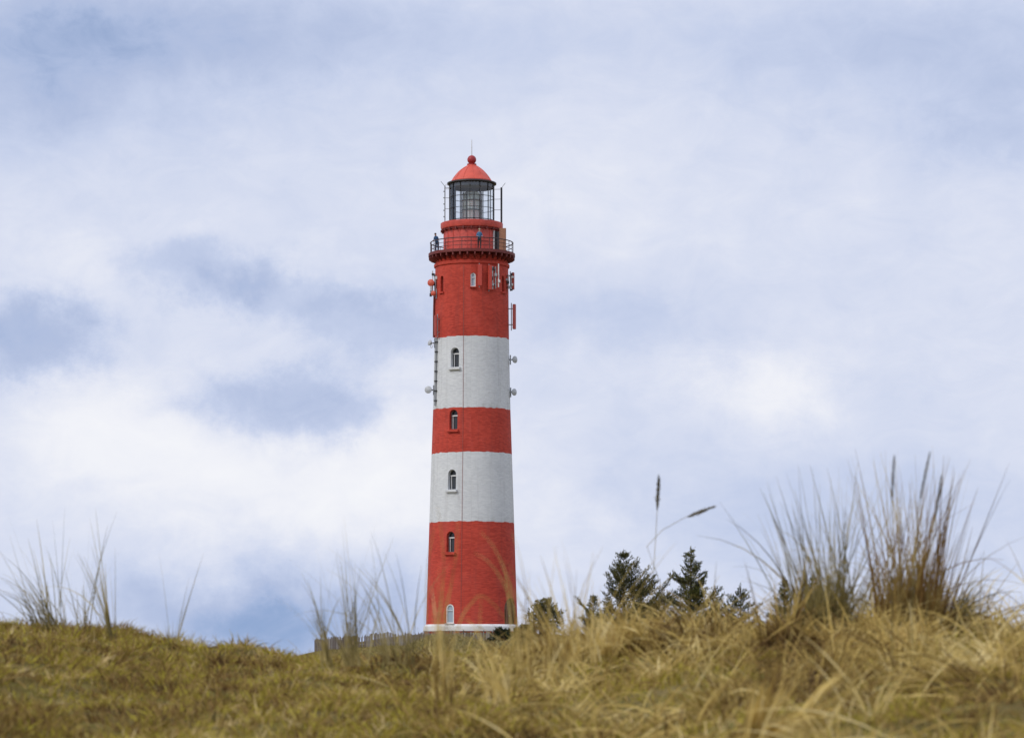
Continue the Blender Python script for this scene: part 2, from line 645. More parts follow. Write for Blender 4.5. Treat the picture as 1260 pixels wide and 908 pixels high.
# window joinery
for mt, w, h, kind in frames:
    D = DEPTH[kind]
    if kind == 'niche':
        bm = prism(bmesh.new(), arch(w - 0.01, h - 0.01), D - 0.06, D - 0.03)
        bm.transform(mt)
        obj('niche_panel', bm, M['bracket_red'], lh)
        bm = box(bmesh.new(), (0, -0.02, -0.09), (w + 0.25, 0.22, 0.13))
        bm.transform(mt)
        obj('niche_sill', bm, M['red_brick'], lh)
        continue
    if kind == 'door':
        bm = prism(bmesh.new(), arch(w - 0.02, h - 0.02), D - 0.12, D - 0.02)
        bm.transform(mt)
        d = obj('door', bm, M['door_brown'], lh, label='arched dark brown entrance door')
        bm = arch_frame(bmesh.new(), w - 0.03, h - 0.03, 0.14, D - 0.20, D - 0.125)
        bm.transform(mt)
        obj('door_frame', bm, M['dark_metal'], d)
        bm = bmesh.new()
        for s in (-0.02, 0.02):
            box(bm, (s * 12, D - 0.16, h * 0.36), (0.36, 0.03, h * 0.5))
        bm.transform(mt)
        obj('door_panel', bm, M['door_brown'], d)
        bm = box(bmesh.new(), (0.12, D - 0.2, 1.05), (0.05, 0.08, 0.2))
        bm.transform(mt)
        obj('handle', bm, M['grey_metal'], d)
        continue
    # pane
    bm = prism(bmesh.new(), arch(w - 0.03, h - 0.02), D - 0.05, D - 0.03)
    bm.transform(mt)
    win = obj('window', bm, M['pale_pane'] if kind in ('slim', 'pale') else M['pane'], lh)
    bm = arch_frame(bmesh.new(), w - 0.012, h - 0.012, 0.085 if kind in ('slim', 'pale') else 0.03, D - 0.14, D - 0.052)
    bm.transform(mt)
    obj('frame', bm, M['white_paint'] if kind in ('slim', 'pale') else M['grey_metal'], win)
    bm = bmesh.new()
    if kind in ('win_white', 'win_red'):
        box(bm, (0, D - 0.13, h * 0.70), (w - 0.15, 0.1, 0.10))
        box(bm, (-w * 0.30, D - 0.11, h * 0.35), (0.06, 0.06, h * 0.64))
    else:
        box(bm, (0, D - 0.12, h * 0.66), (w - 0.2, 0.05, 0.05))
    bm.transform(mt)
    obj('transom', bm, M['white_paint'], win)
    sm = M['white_brick'] if kind == 'win_white' else M['red_brick'] if kind in ('win_red', 'slim') else M['sill_white']
    sw = w + (0.30 if kind.startswith('win') else 0.16)
    bm = box(bmesh.new(), (0, -0.04, -0.14 if kind.startswith('win') else -0.05), (sw, 0.34, 0.22 if kind.startswith('win') else 0.08))
    bmesh.ops.bevel(bm, geom=bm.edges[:], offset=0.015, segments=1, affect='EDGES')
    bm.transform(mt)
    obj('sill', bm, sm, win)

# plinth and white base course
bm = lathe(bmesh.new(), [(58.0 * K, -1.2), (58.0 * K, ZF(776, 58))], 96)
obj('plinth', bm, M['red_brick'], lh)
bm = lathe(bmesh.new(), [(59.6 * K, ZF(776, 58)), (59.8 * K, ZF(775.2, 58)), (59.4 * K, ZF(770, 58)), (58.2 * K, ZF(769, 58)), (56.6 * K, ZF(767.4, 57))], 96)
o = obj('base_course', bm, M['white_paint'], lh, True)
o.data.set_sharp_from_angle(angle=R(30))

# lightning conductor running down the front
bm = bmesh.new()
pts = []
for py in range(326, 765, 8):
    hw = HW(py) + 0.35
    x = float(np.interp(py, [326, 500, 640, 765], [571.4, 570.7, 569.4, 568.0])) - 580.5
    y = -math.sqrt(hw * hw - x * x)
    dep = TY + y * K
    pts.append((x * K, y * K, (HY - py) / F * dep - Z0))
tube(bm, pts, 0.016, 5)
obj('lightning_conductor', bm, plain('conductor_paint', (0.34, 0.12, 0.10), 0.6), lh)
# cable tray down the left flank
bm = bmesh.new()
pts = []
for py in range(415, 505, 6):
    hw = HW(py) + 1.2
    a = R(-66)
    dep = TY - hw * K * math.cos(a)
    pts.append((hw * K * math.sin(a), -hw * K * math.cos(a), (HY - py) / F * dep - Z0))
tube(bm, pts, 0.10, 6)
obj('cable_duct', bm, M['grey_metal'], lh, label='grey cable duct on the upper white band')
bm = bmesh.new()
tube(bm, [(p[0] + 0.2, p[1] - 0.1, p[2]) for p in pts], 0.05, 5)
for p in pts[1::2]:
    box(bm, (p[0] + 0.08, p[1], p[2]), (0.42, 0.3, 0.09))
obj('cable_bracket', bm, M['dark_metal'], lh)
bm = bmesh.new()
tube(bm, [(-HW(388) * K - 0.02, -0.5, ZS(362)), (-HW(388) * K - 0.06, -0.5, ZS(388)), (-HW(413) * K - 0.05, -0.5, ZS(416))], 0.10, 6)
obj('cable_duct', bm, M['bracket_red'], lh, label='dark red cable duct on the top band')

# gallery
zd = ZF(306, 53)           # deck top
tt = ZF(324, 45)
bm = lathe(bmesh.new(), [(44.9 * K, tt), (46.4 * K, tt + 0.05), (46.6 * K, tt + 0.26), (45.2 * K, tt + 0.34)], 96)
o = obj('cornice', bm, M['red_brick'], lh, True)
o.data.set_sharp_from_angle(angle=R(30))
bm = lathe(bmesh.new(), [(44.6 * K, tt + 0.34), (44.6 * K, zd - 0.24)], 96)
obj('gallery_wall', bm, M['red_brick'], lh, True)
bm = bmesh.new()
annulus(bm, 30 * K, 52.6 * K, zd - 0.22, zd, 96)
g = obj('gallery_deck', bm, M['bracket_red'], lh)
bm = bmesh.new()
pts = [(44.3 * K, zd - 0.23), (52.9 * K, zd - 0.23), (52.9 * K, zd - 0.46), (51.2 * K, zd - 0.54), (48.5 * K, zd - 0.60), (46.0 * K, zd - 0.70), (44.3 * K, zd - 0.72)]
va = [bm.verts.new((r, -0.06, z)) for r, z in pts]
vb = [bm.verts.new((r, 0.06, z)) for r, z in pts]
bm.faces.new(va)
bm.faces.new(list(reversed(vb)))
for q in range(len(pts)):
    w_ = (q + 1) % len(pts)
    bm.faces.new((va[w_], va[q], vb[q], vb[w_]))
bmesh.ops.recalc_face_normals(bm, faces=bm.faces)
gb = obj('gallery_bracket', bm, M['bracket_red'], g)
gb.rotation_euler = (0, 0, 2 * PI * 0.5 / 36)
for i in range(1, 36):
    c = gb.copy()
    col.objects.link(c)
    c.parent = g
    c.rotation_euler = (0, 0, 2 * PI * (i + 0.5) / 36)
bm = bmesh.new()
annulus(bm, 52.6 * K, 53.3 * K, zd - 0.20, zd + 0.05, 96)
obj('deck_edge', bm, M['bracket_red'], g)
bm = bmesh.new()
for hh, rr in ((1.03, 0.045), (0.70, 0.022), (0.38, 0.022)):
    ring_tube(bm, 50.8 * K, zd + hh, rr)
for i in range(28):
    a = 2 * PI * i / 28
    c, s = math.cos(a) * 50.8 * K, math.sin(a) * 50.8 * K
    tube(bm, [(c, s, zd - 0.05), (c, s, zd + 1.03)], 0.028, 6)
obj('railing', bm, M['rail_metal'], lh)

# watch room drum, its doorway, the upper gallery ring
zw = ZF(280, 34)
bm = lathe(bmesh.new(), [(34.4 * K, zd - 0.1), (34.2 * K, zw + 0.1)], 96)
wr = obj('watch_room', bm, M['red_metal'], lh, True)
wr.data.set_sharp_from_angle(angle=R(30))
bm = bmesh.new()
for i in range(22):
    a = 2 * PI * i / 22
    c, s = math.cos(a) * 34.45 * K, math.sin(a) * 34.45 * K
    box(bm, (c, s, (zd + zw) / 2), (0.05, 0.05, zw - zd - 0.02), Matrix.Rotation(a, 3, 'Z'))
ring_tube(bm, 34.5 * K, zd + 0.95, 0.03)
obj('seam_strip', bm, M['red_metal'], wr)
a = R(62)
rot = Matrix.Rotation(a, 3, 'Z')
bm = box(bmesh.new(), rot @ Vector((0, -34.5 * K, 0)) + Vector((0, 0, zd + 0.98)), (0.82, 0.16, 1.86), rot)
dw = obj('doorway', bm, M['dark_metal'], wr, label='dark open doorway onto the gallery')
bm = box(bmesh.new(), rot @ Vector((-0.5, -34.7 * K, 0)) + Vector((0, 0, zd + 0.95)), (0.12, 0.12, 1.9), rot)
obj('door_jamb', bm, M['pale_pipe'], dw)
zr = ZF(269.5, 38.3)
bm = lathe(bmesh.new(), [(34.4 * K, zw + 0.06), (36.0 * K, zw + 0.10), (37.4 * K, zw + 0.16), (38.3 * K, zw + 0.34), (38.4 * K, zr - 0.03), (37.8 * K, zr)], 96)
o = obj('lantern_gallery', bm, M['red_metal'], lh, True)
o.data.set_sharp_from_angle(angle=R(30))
bm = bmesh.new()
for i in range(24):
    a = 2 * PI * i / 24
    rot = Matrix.Rotation(a, 3, 'Z')
    box(bm, rot @ Vector((36.4 * K, 0, 0)) + Vector((0, 0, zw + 0.02)), (0.28, 0.10, 0.22), rot)
ring_tube(bm, 36.6 * K, zw + 0.02, 0.05)
obj('bracket', bm, M['bracket_red'], o)

# lantern
zl = zr - 0.05
zt = ZS(227)
RL = 27.6 * K
bm = lathe(bmesh.new(), [(RL + 0.04, zl), (RL + 0.04, zl + 0.16)], 64)
ln = obj('lantern_curb', bm, M['red_metal'], lh, True)
ln.data.set_sharp_from_angle(angle=R(30))
bm = bmesh.new()
v0 = [bm.verts.new(((RL - 0.03) * math.cos(2 * PI * i / 64), (RL - 0.03) * math.sin(2 * PI * i / 64), zl + 0.16)) for i in range(64)]
v1 = [bm.verts.new(((RL - 0.03) * math.cos(2 * PI * i / 64), (RL - 0.03) * math.sin(2 * PI * i / 64), zt)) for i in range(64)]
for i in range(64):
    j = (i + 1) % 64
    bm.faces.new((v0[i], v0[j], v1[j], v1[i]))
lg = obj('lantern_glazing', bm, M['glass'], lh, True)
bm = bmesh.new()
NB = 14
for i in range(NB):
    a = 2 * PI * (i + 0.35) / NB
    rot = Matrix.Rotation(a, 3, 'Z')
    box(bm, rot @ Vector((RL, 0, 0)) + Vector((0, 0, (zl + zt) / 2)), (0.075, 0.05, zt - zl), rot)
for f, rr in ((0.34, 0.024), (0.64, 0.028), (0.03, 0.04)):
    ring_tube(bm, RL, zl + 0.16 + (zt - zl - 0.16) * f, rr)
obj('glazing_bar', bm, M['dark_metal'], lg)
bm = bmesh.new()
annulus(bm, RL - 0.16, RL - 0.05, zt - 0.36, zt, 64)
lathe(bm, [(RL - 0.2, zt - 0.1), (RL - 0.2, zt - 0.02)], 48)
obj('lantern_frieze', bm, plain('slate_metal', (0.055, 0.065, 0.08), 0.5), lh)
bm = bmesh.new()
q = []
for i in range(9):
    a = R(-76 + 26 * i / 8)
    q.append([bm.verts.new(((RL - 0.10) * math.sin(a), -(RL - 0.10) * math.cos(a), z)) for z in (zl + 0.16, zt - 0.3)])
for a, c in zip(q[:-1], q[1:]):
    bm.faces.new((a[0], c[0], c[1], a[1]))
bmesh.ops.solidify(bm, geom=bm.faces[:], thickness=0.03)
obj('lantern_shutter', bm, plain('slate_blue_metal', (0.05, 0.075, 0.12), 0.45), lh, label='dark blue shutter on the left side of the lantern')
# fresnel lens inside the lantern
bm = bmesh.new()
prof = [(0.35, zl + 0.1), (0.9, zl + 0.12), (0.9, zl + 0.25)]
nl = 17
for i in range(nl):
    z = zl + 0.25 + (zt - 0.75 - zl - 0.25) * i / nl
    z2 = zl + 0.25 + (zt - 0.75 - zl - 0.25) * (i + 0.9) / nl
    rr = 0.86 - 0.22 * max(0, (i - 11) / 6) ** 1.5
    prof += [(rr - 0.07, z), (rr, z2)]
prof += [(0.3, zt - 0.62)]
lathe(bm, prof, 40)
le = obj('lens', bm, M['lens'], lh)
bm = bmesh.new()
for i in range(8):
    a = 2 * PI * (i + 0.3) / 8
    tube(bm, [(0.91 * math.cos(a), 0.91 * math.sin(a), zl + 0.1), (0.91 * math.cos(a), 0.91 * math.sin(a), zt - 0.65)], 0.055, 6)
ring_tube(bm, 0.92, zl + 1.2, 0.04)
ring_tube(bm, 0.92, zl + 2.05, 0.04)
obj('lens_frame', bm, M['dark_metal'], le)
# roof
bm = lathe(bmesh.new(), [(29.2 * K, zt - 0.06), (30.3 * K, zt - 0.02), (30.3 * K, zt + 0.10), (27 * K, zt + 0.16)], 64)
obj('eave', bm, M['dark_metal'], lh, True)
rp = [(26.0, 224.6), (24.6, 222.8), (22.6, 219.6), (19.8, 215.8), (16.4, 212.0), (12.8, 208.9), (9.2, 206.4), (6.2, 204.6), (5.3, 203.2), (5.3, 202.4), (4.2, 202.2)]
bm = lathe(bmesh.new(), [(r * K, ZS(py)) for r, py in rp], 64)
rf = obj('roof', bm, M['roof_red'], lh, True)
bm = bmesh.new()
for i in range(12):
    a = 2 * PI * (i + 0.2) / 12
    tube(bm, [((r * K + 0.0) * math.cos(a), (r * K) * math.sin(a), ZS(py) + 0.01) for r, py in rp[:8]], 0.022, 4)
obj('roof_seam', bm, M['roof_red'], rf)
bm = bmesh.new()
bmesh.ops.create_uvsphere(bm, u_segments=28, v_segments=18, radius=5.5 * K, matrix=Matrix.Translation((0, 0, ZS(196.9))))
ring_tube(bm, 5.3 * K, ZS(202.6), 0.05, 32)
fb = obj('finial_ball', bm, M['ball_red'], rf, True)
bm = tube(bmesh.new(), [(0, 0, ZS(192)), (0, 0, ZS(172))], 0.045, 8, 0.025)
obj('lightning_rod', bm, M['pale_pipe'], fb)

# ---------------------------------------------------------------- things on the lighthouse
LH = Vector((TX, TY, Z0))


def on_tower(px, py, ahead):
    """world point seen at px,py, 'ahead' metres nearer than the tower axis"""
    return P(px, py, TY - ahead)


def wall_point(p, py):
    """closest point on the tower wall at the height of p, 5 cm inside"""
    d = Vector((p.x - TX, p.y - TY, 0))
    d.normalize()
    q = d * (HW(max(330, py)) * K - 0.05)
    return Vector((TX + q.x, TY + q.y, p.z))


def panel_antenna(px, y0, y1, wpx, ahead, label, mat, depth=0.18, pole_m='grey_metal'):
    pm = on_tower(px, (y0 + y1) / 2, ahead)
    h = (y1 - y0) * K
    w = wpx * K
    t = empty('panel_antenna', (pm.x, pm.y, pm.z - h / 2), label, 'antenna', 'panel antennas on the lighthouse')
    d = Vector((pm.x - TX, pm.y - TY, 0)).normalized()
    rot = Vector((0, -1, 0)).rotation_difference(d).to_matrix()
    bm = box(bmesh.new(), (0, 0, h / 2), (w, depth, h), rot)
    bmesh.ops.bevel(bm, geom=bm.edges[:], offset=0.03, segments=2, affect='EDGES')
    obj('radome', bm, mat, t)
    back = -d * (depth / 2 + 0.12)
    bm = tube(bmesh.new(), [(back.x, back.y, -0.12), (back.x, back.y, h + 0.12)], 0.04, 8)
    obj('pole', bm, M[pole_m], t)
    for f in (0.18, 0.82):
        wp = wall_point(pm, (y0 + y1) / 2) - Vector((pm.x, pm.y, pm.z))
        bm = tube(bmesh.new(), [(-d.x * depth * 0.4, -d.y * depth * 0.4, h * f), (wp.x, wp.y, h * f)], 0.045, 6)
        obj('bracket', bm, M[pole_m], t)
    return t


panel_antenna(590.4, 325.5, 351.5, 5.2, 44.5 * K + 0.28, 'red panel antenna right beside the highest slim window', M['antenna_red'])
panel_antenna(603.0, 326.5, 356.5, 4.6, 40.0 * K + 0.25, 'red panel antenna between slim window antenna and pole cluster', M['antenna_red'])
panel_antenna(631.2, 335.5, 356.5, 3.4, 0.6, 'short dark red panel antenna on right flank under gallery', M['antenna_pink'], 0.24)
panel_antenna(632.8, 374.5, 405.0, 4.6, 0.5, 'long dark red panel antenna on right flank above white band', M['antenna_pink'], 0.28)
panel_antenna(536.0, 388.0, 413.0, 3.0, 1.9, 'faded red panel antenna on left flank just above white band', M['antenna_pink'], 0.16)


def dish(px, py, dpx, ahead, face, label, mat, ring=False):
    p = on_tower(px, py, ahead)
    t = empty('dish_antenna', p, label, 'antenna', 'dish antennas on the lighthouse')
    r = dpx * K / 2
    q = Vector((0, 0, 1)).rotation_difference(Vector(face).normalized()).to_matrix().to_4x4()
    bm = lathe(bmesh.new(), [(r * 0.25, -r * 0.75), (r * 0.62, -r * 0.55), (r * 0.92, -r * 0.25), (r, -0.02), (r, 0.04), (r * 0.93, 0.05), (r * 0.6, 0.10), (r * 0.12, 0.13)], 28)
    bm.transform(q)
    obj('dish', bm, mat, t, True)
    wp = wall_point(p, py) - p
    back = (q @ Vector((0, 0, -r * 0.7)))
    bm = tube(bmesh.new(), [back, back + Vector((0, 0, 0.0)) + (wp - back) * 0.5, wp], 0.055, 6)
    obj('arm', bm, M['dark_metal'], t)
    bm = tube(bmesh.new(), [wp * 0.72 + Vector((0, 0, -0.45)), wp * 0.72 + Vector((0, 0, 0.4))], 0.06, 7)
    obj('mast', bm, M['grey_metal'], t)
    if ring:
        bm = bmesh.new()
        ring_tube(bm, r * 0.85, 0, 0.03, 24, 5)
        bm.transform(Matrix.Translation((r * 0.8, -0.1, -r * 1.1)) @ q)
        obj('hoop', bm, M['pale_pipe'], t)
    return t


dish(530.2, 348.0, 8.6, 1.2, (-0.35, -1, 0.0), 'orange red round dish, larger of two on the left flank', M['dish_red'])
dish(533.2, 361.0, 6.4, 1.3, (-0.55, -1, 0.0), 'smaller red dish directly below the orange red one', M['dish_red'])
dish(528.6, 421.6, 7.0, 1.3, (-1, -0.55, 0.3), 'grey dish with pale hoop on left edge of white band', M['dish_grey'], True)
dish(527.0, 479.5, 9.0, 1.3, (-0.3, -1, 0.05), 'pale grey round dish low on left edge of upper white band', M['dish_grey'])
dish(633.6, 442.4, 8.6, 0.5, (1, -0.75, 0.0), 'grey dish high on right edge of upper white band', M['dish_grey'])
dish(632.8, 482.4, 8.6, 0.5, (1, -0.75, 0.0), 'grey dish low on right edge of upper white band', M['dish_grey'])


def pole_cluster(px, y0, y1, ahead, n, label, seed, spread):
    rr = random.Random(seed)
    pm = on_tower(px, y1, ahead)
    t = empty('antenna_mast', pm, label, 'antenna')
    h = (y1 - y0) * K
    for i in range(n):
        x = (i - (n - 1) / 2) * spread
        bm = tube(bmesh.new(), [(x, 0, rr.uniform(0, 0.4)), (x, 0, h - rr.uniform(0, 0.5))], 0.055, 7)
        obj('pole', bm, M['pale_pipe'] if i % 2 == 0 else M['grey_metal'], t)
    for k in range(7):
        x = rr.uniform(-0.5, 0.5) * spread * (n + 0.6)
        bm = box(bmesh.new(), (x, -0.10, h * (0.08 + 0.12 * k)), (rr.uniform(0.14, 0.26), 0.18, rr.uniform(0.16, 0.30)))
        bmesh.ops.bevel(bm, geom=bm.edges[:], offset=0.02, segments=1, affect='EDGES')
        obj('amplifier_box', bm, [M['dark_metal'], M['grey_metal'], M['pale_pipe']][k % 3], t)
    for f in (0.2, 0.75):
        wp = wall_point(pm, y1) - pm
        bm = tube(bmesh.new(), [(0, 0, h * f), (wp.x, wp.y, h * f)], 0.05, 6)
        obj('bracket', bm, M['dark_metal'], t)


pole_cluster(609.8, 324.5, 357.0, 36 * K + 0.3, 3, 'cluster of pale poles and small boxes right of red panels', 3, 0.26)
pole_cluster(627.2, 333.0, 359.0, 1.0, 2, 'pale pipes with small boxes on right flank under the gallery', 5, 0.22)
pole_cluster(533.6, 331.0, 366.0, 1.0, 2, 'grey pipes with small boxes behind the two red dishes', 9, 0.2)

# poles beside the lantern
for (px, y0, y1, rad, lab, mt_) in ((547.4, 229, 272, 0.05, 'thin grey ladder pole left of lantern glass', 'grey_metal'),
                                    (617.0, 231, 273, 0.085, 'thick dark grey pole right of lantern glass', 'dark_metal')):
    p0 = on_tower(px, y1, 0.3)
    t = empty('antenna_pole', p0, lab, 'pole')
    h = (y1 - y0) * K
    obj('shaft', tube(bmesh.new(), [(0, 0, -0.4), (0, 0, h)], rad, 8), M[mt_], t)
    sgn = 1 if px < 580 else -1
    for f in (0.35, 0.66, 0.95):
        bm = tube(bmesh.new(), [(0, 0, h * f), (sgn * abs(abs(px - 580.5) * K - RL), 0.1, h * f)], 0.022, 5)
        obj('stay', bm, M['grey_metal'], t)
    bm = tube(bmesh.new(), [(sgn * 0.05, 0, h - 0.1), (-sgn * 0.35, -0.1, h + 0.38)], 0.02, 5)
    obj('whip', bm, M['dark_metal'], t)
    if px < 580:
        for k in range(5):
            obj('rung', box(bmesh.new(), (-0.05, 0, h * (0.12 + 0.18 * k)), (0.16, 0.06, 0.08)), M['dark_metal'], t)
        bm = tube(bmesh.new(), [(0.0, 0, h), (0.12, 0, h + 0.14), (0.32, 0, h + 0.12), (0.42, 0, h - 0.1), (0.3, 0, h - 0.28), (0.06, 0, h - 0.25)], 0.025, 5)
        obj('hoop', bm, M['pale_pipe'], t)

# board leaning by the doorway
zdw = zd + Z0
pb = P(618.4, 300, TY - 1.3)
t = empty('wooden_cabinet', (pb.x, pb.y, zdw), 'tall brown wooden cabinet standing on right side of gallery', 'cabinet')
hb = ZS(284) - zd
bm = box(bmesh.new(), (0, 0, hb / 2), (0.62, 0.42, hb))
bmesh.ops.bevel(bm, geom=bm.edges[:], offset=0.02, segments=1, affect='EDGES')
obj('carcass', bm, M['brown_board'], t)
obj('cabinet_door', box(bmesh.new(), (0.0, -0.225, hb / 2), (0.52, 0.03, hb - 0.16)), M['brown_board'], t)


# people on the gallery
def person(px, ahead, facing, height, label, jm, tm, hm, lean, name_cat='person'):
    base = P(px, 306, TY - ahead)
    s = height / 1.75
    J = [  # x, y, z, radius ; y negative = forward
        (0, 0, 0.95, .135), (0, -.01, 1.12, .125), (0, -.02, 1.30, .145), (0, -.01, 1.43, .10), (0, -.01, 1.50, .055), (0, -.02, 1.58, .085), (0, -.015, 1.69, .088),
        (.155, -.01, 1.40, .066), (.235, -.03, 1.17, .052), (.20, -.25, 1.06, .042), (.185, -.32, 1.055, .036),
        (-.155, -.01, 1.40, .066), (-.235, -.03, 1.17, .052), (-.20, -.25, 1.06, .042), (-.185, -.32, 1.055, .036),
        (.095, 0, .88, .098), (.105, -.015, .50, .068), (.105, .02, .11, .045), (.11, -.12, .035, .038),
        (-.095, 0, .88, .098), (-.105, .0, .50, .068), (-.12, .03, .11, .045), (-.125, -.11, .035, .038),
        (0, -.115, 1.595, .016)]
    E = [(0, 1), (1, 2), (2, 3), (3, 4), (4, 5), (5, 6), (3, 7), (7, 8), (8, 9), (9, 10), (3, 11), (11, 12), (12, 13), (13, 14),
         (0, 15), (15, 16), (16, 17), (17, 18), (0, 19), (19, 20), (20, 21), (21, 22), (5, 23)]
    for side, hand in ((1, 10), (-1, 14)):
        hx, hy, hz, _ = J[hand]
        for k, (ox, ln_) in enumerate(((-.030, .062), (-.010, .072), (.010, .068), (.028, .052))):
            J.append((hx + ox, hy - ln_ * 0.6, hz + .004, .009))
            J.append((hx + ox, hy - ln_, hz - .028, .008))
            E.append((hand, len(J) - 2))
            E.append((len(J) - 2, len(J) - 1))
        J.append((hx - side * .05, hy - .015, hz, .010))
        J.append((hx - side * .06, hy - .045, hz - .015, .008))
        E.append((hand, len(J) - 2))
        E.append((len(J) - 2, len(J) - 1))
    pts = []
    for x, y, z, r in J:
        k = max(0.0, z - 0.95)
        pts.append(Vector((x, y - lean * k, z - 0.25 * lean * k)) * s)
    me = bpy.data.meshes.new('person')
    me.from_pydata(pts, E, [])
    o = bpy.data.objects.new('tmp_person', me)
    col.objects.link(o)
    md = o.modifiers.new('s', 'SKIN')
    for i, sv in enumerate(me.skin_vertices[0].data):
        sv.radius = (J[i][3] * s * (1.25 if i in (0, 1, 2) else 1.0), J[i][3] * s * (0.85 if i in (0, 1, 2) else 1.0))
        sv.use_root = (i == 0)
    md.use_smooth_shade = True
    o.modifiers.new('u', 'SUBSURF').render_levels = 1
    o.modifiers['u'].levels = 1
    dg = bpy.context.evaluated_depsgraph_get()
    bme = bpy.data.meshes.new_from_object(o.evaluated_get(dg))
    bpy.data.objects.remove(o)
    bme.materials.clear()
    for x in (M['skin'], jm, tm, M['shoe']):
        bme.materials.append(x)
    hands = [Vector(pts[9]), Vector(pts[13])]
    for p in bme.polygons:
        c = p.center
        z = c.z / s
        if z < 0.085:
            p.material_index = 3
        elif z < 0.93 and min((c - h).length for h in hands) > 0.2 * s:
            p.material_index = 2
        elif c.z > pts[4].z:
            p.material_index = 0
        elif any(c.y < h.y - 0.01 and (c - h).length < 0.25 for h in hands):
            p.material_index = 0
        else:
            p.material_index = 1
        p.use_smooth = True
    ob = bpy.data.objects.new('person', bme)
    col.objects.link(ob)
    ob.location = (base.x, base.y, zdw)
    ob.rotation_euler = (0, 0, facing)
    tag(ob, label, 'person')
    bm = bmesh.new()
    bmesh.ops.create_uvsphere(bm, u_segments=16, v_segments=10, radius=0.103 * s)
    bmesh.ops.delete(bm, geom=[v for v in bm.verts if v.co.z < -0.02 * s and v.co.y < 0.03], context='VERTS')
    hd = pts[6]
    bm.transform(Matrix.Translation((hd.x, hd.y + 0.012, hd.z + 0.0)))
    obj('hair', bm, hm, ob, True)
    for sx in (-1, 1):
        e = pts[5]
        bm = bmesh.new()
        bmesh.ops.create_uvsphere(bm, u_segments=8, v_segments=6, radius=0.012 * s, matrix=Matrix.Translation((e.x + sx * 0.034, e.y - 0.083 * s, e.z + 0.05 * s)))
        obj('eye', bm, M['dark_metal'], ob, True)
    return ob


person(589.9, 48.2 * K, R(8), 1.78, 'person in bright blue jacket and dark trousers at front gallery rail', M['bright_blue_jacket'], M['dark_trousers'], M['hair_fair'], 0.08)
person(537.6, 20.0 * K, R(-28), 1.72, 'person in dark blue clothes leaning on gallery rail at left end', M['blue_jacket'], M['navy_trousers'], M['hair'], 0.38)

# ---------------------------------------------------------------- paling fence round the knoll
fence_pts = []
for d in range(-200, 41, 2):
    a = R(d)
    rx = 12.6 if d < -90 else 15.0
    x = TX + rx * math.sin(a) * 1.0
    y = TY - 14.0 * math.cos(a)
    fence_pts.append((x, y))
# keep the visible front arc (left corner round to the shrub)
fp = []
for d in np.arange(-128, 14, 0.5):
    a = R(d)
    x = TX + 13.9 * math.sin(a)
    y = TY - 14.0 * math.cos(a)
    fp.append((x, y))
bm = bmesh.new()
rr = random.Random(4)
posts = []
wire = []
for i, (x, y) in enumerate(fp):
    z = float(terrain(x, y)) - 0.12
    top = 1.12 + 0.08 * math.sin(i * 0.14) + rr.uniform(-0.10, 0.10)
    a = math.atan2(y - TY, x - TX) + PI / 2
    rot = Matrix.Rotation(a + rr.uniform(-0.2, 0.2), 3, 'Z') @ Matrix.Rotation(rr.uniform(-0.05, 0.05), 3, 'Y')
    if rr.random() > 0.06:
        box(bm, (x, y, z + top / 2), (rr.uniform(0.065, 0.095), 0.025, top), rot)
    if i % 14 == 0:
        posts.append((x, y, z))
    if i % 2 == 0:
        wire.append((x, y, z))
px_, py_, pz_ = posts[len(posts) // 2]
fe = empty('paling_fence', (px_, py_, pz_), 'weathered grey wooden paling fence curving round the foot of the lighthouse', 'fence')
off = Vector((px_, py_, pz_))
bm.transform(Matrix.Translation(-off))
obj('paling_panel', bm, M['paling'], fe)
for x, y, z in posts:
    dd = Vector((x - TX, y - TY, 0)).normalized() * -0.08
    obj('post', tube(bmesh.new(), [Vector((x, y, z - 0.3)) + dd - off, Vector((x, y, z + 1.24)) + dd - off], 0.05, 7, 0.045), M['paling'], fe)
bm = bmesh.new()
for hh in (0.35, 0.95):
    tube(bm, [Vector((x, y, z + hh)) - off for x, y, z in wire], 0.012, 4)
obj('wire', bm, M['grey_metal'], fe)


# ---------------------------------------------------------------- trees and shrubs
def needles(pts, dirs, n_each, ln, w, seed, spread=0.9):
    """clusters of needle blades along twigs -> arrays for blade_mesh"""
    g = np.random.default_rng(seed)
    pts = np.repeat(np.array(pts), n_each, 0)
    dirs = np.repeat(np.array(dirs), n_each, 0)
    N = len(pts)
    d = dirs + g.normal(0, spread, (N, 3)) * 0.6
    d /= np.linalg.norm(d, axis=1)[:, None] + 1e-9
    az = np.arctan2(d[:, 1], d[:, 0])
    tilt = np.arccos(np.clip(d[:, 2], -1, 1))
    pts = pts + g.normal(0, ln * 0.28, (N, 3))
    L = g.uniform(0.6, 1.2, N) * ln
    return pts, az, L, np.full(N, w) * g.uniform(0.7, 1.3, N), tilt, g.uniform(-0.5, 0.3, N), g.uniform(0, 2 * PI, N)


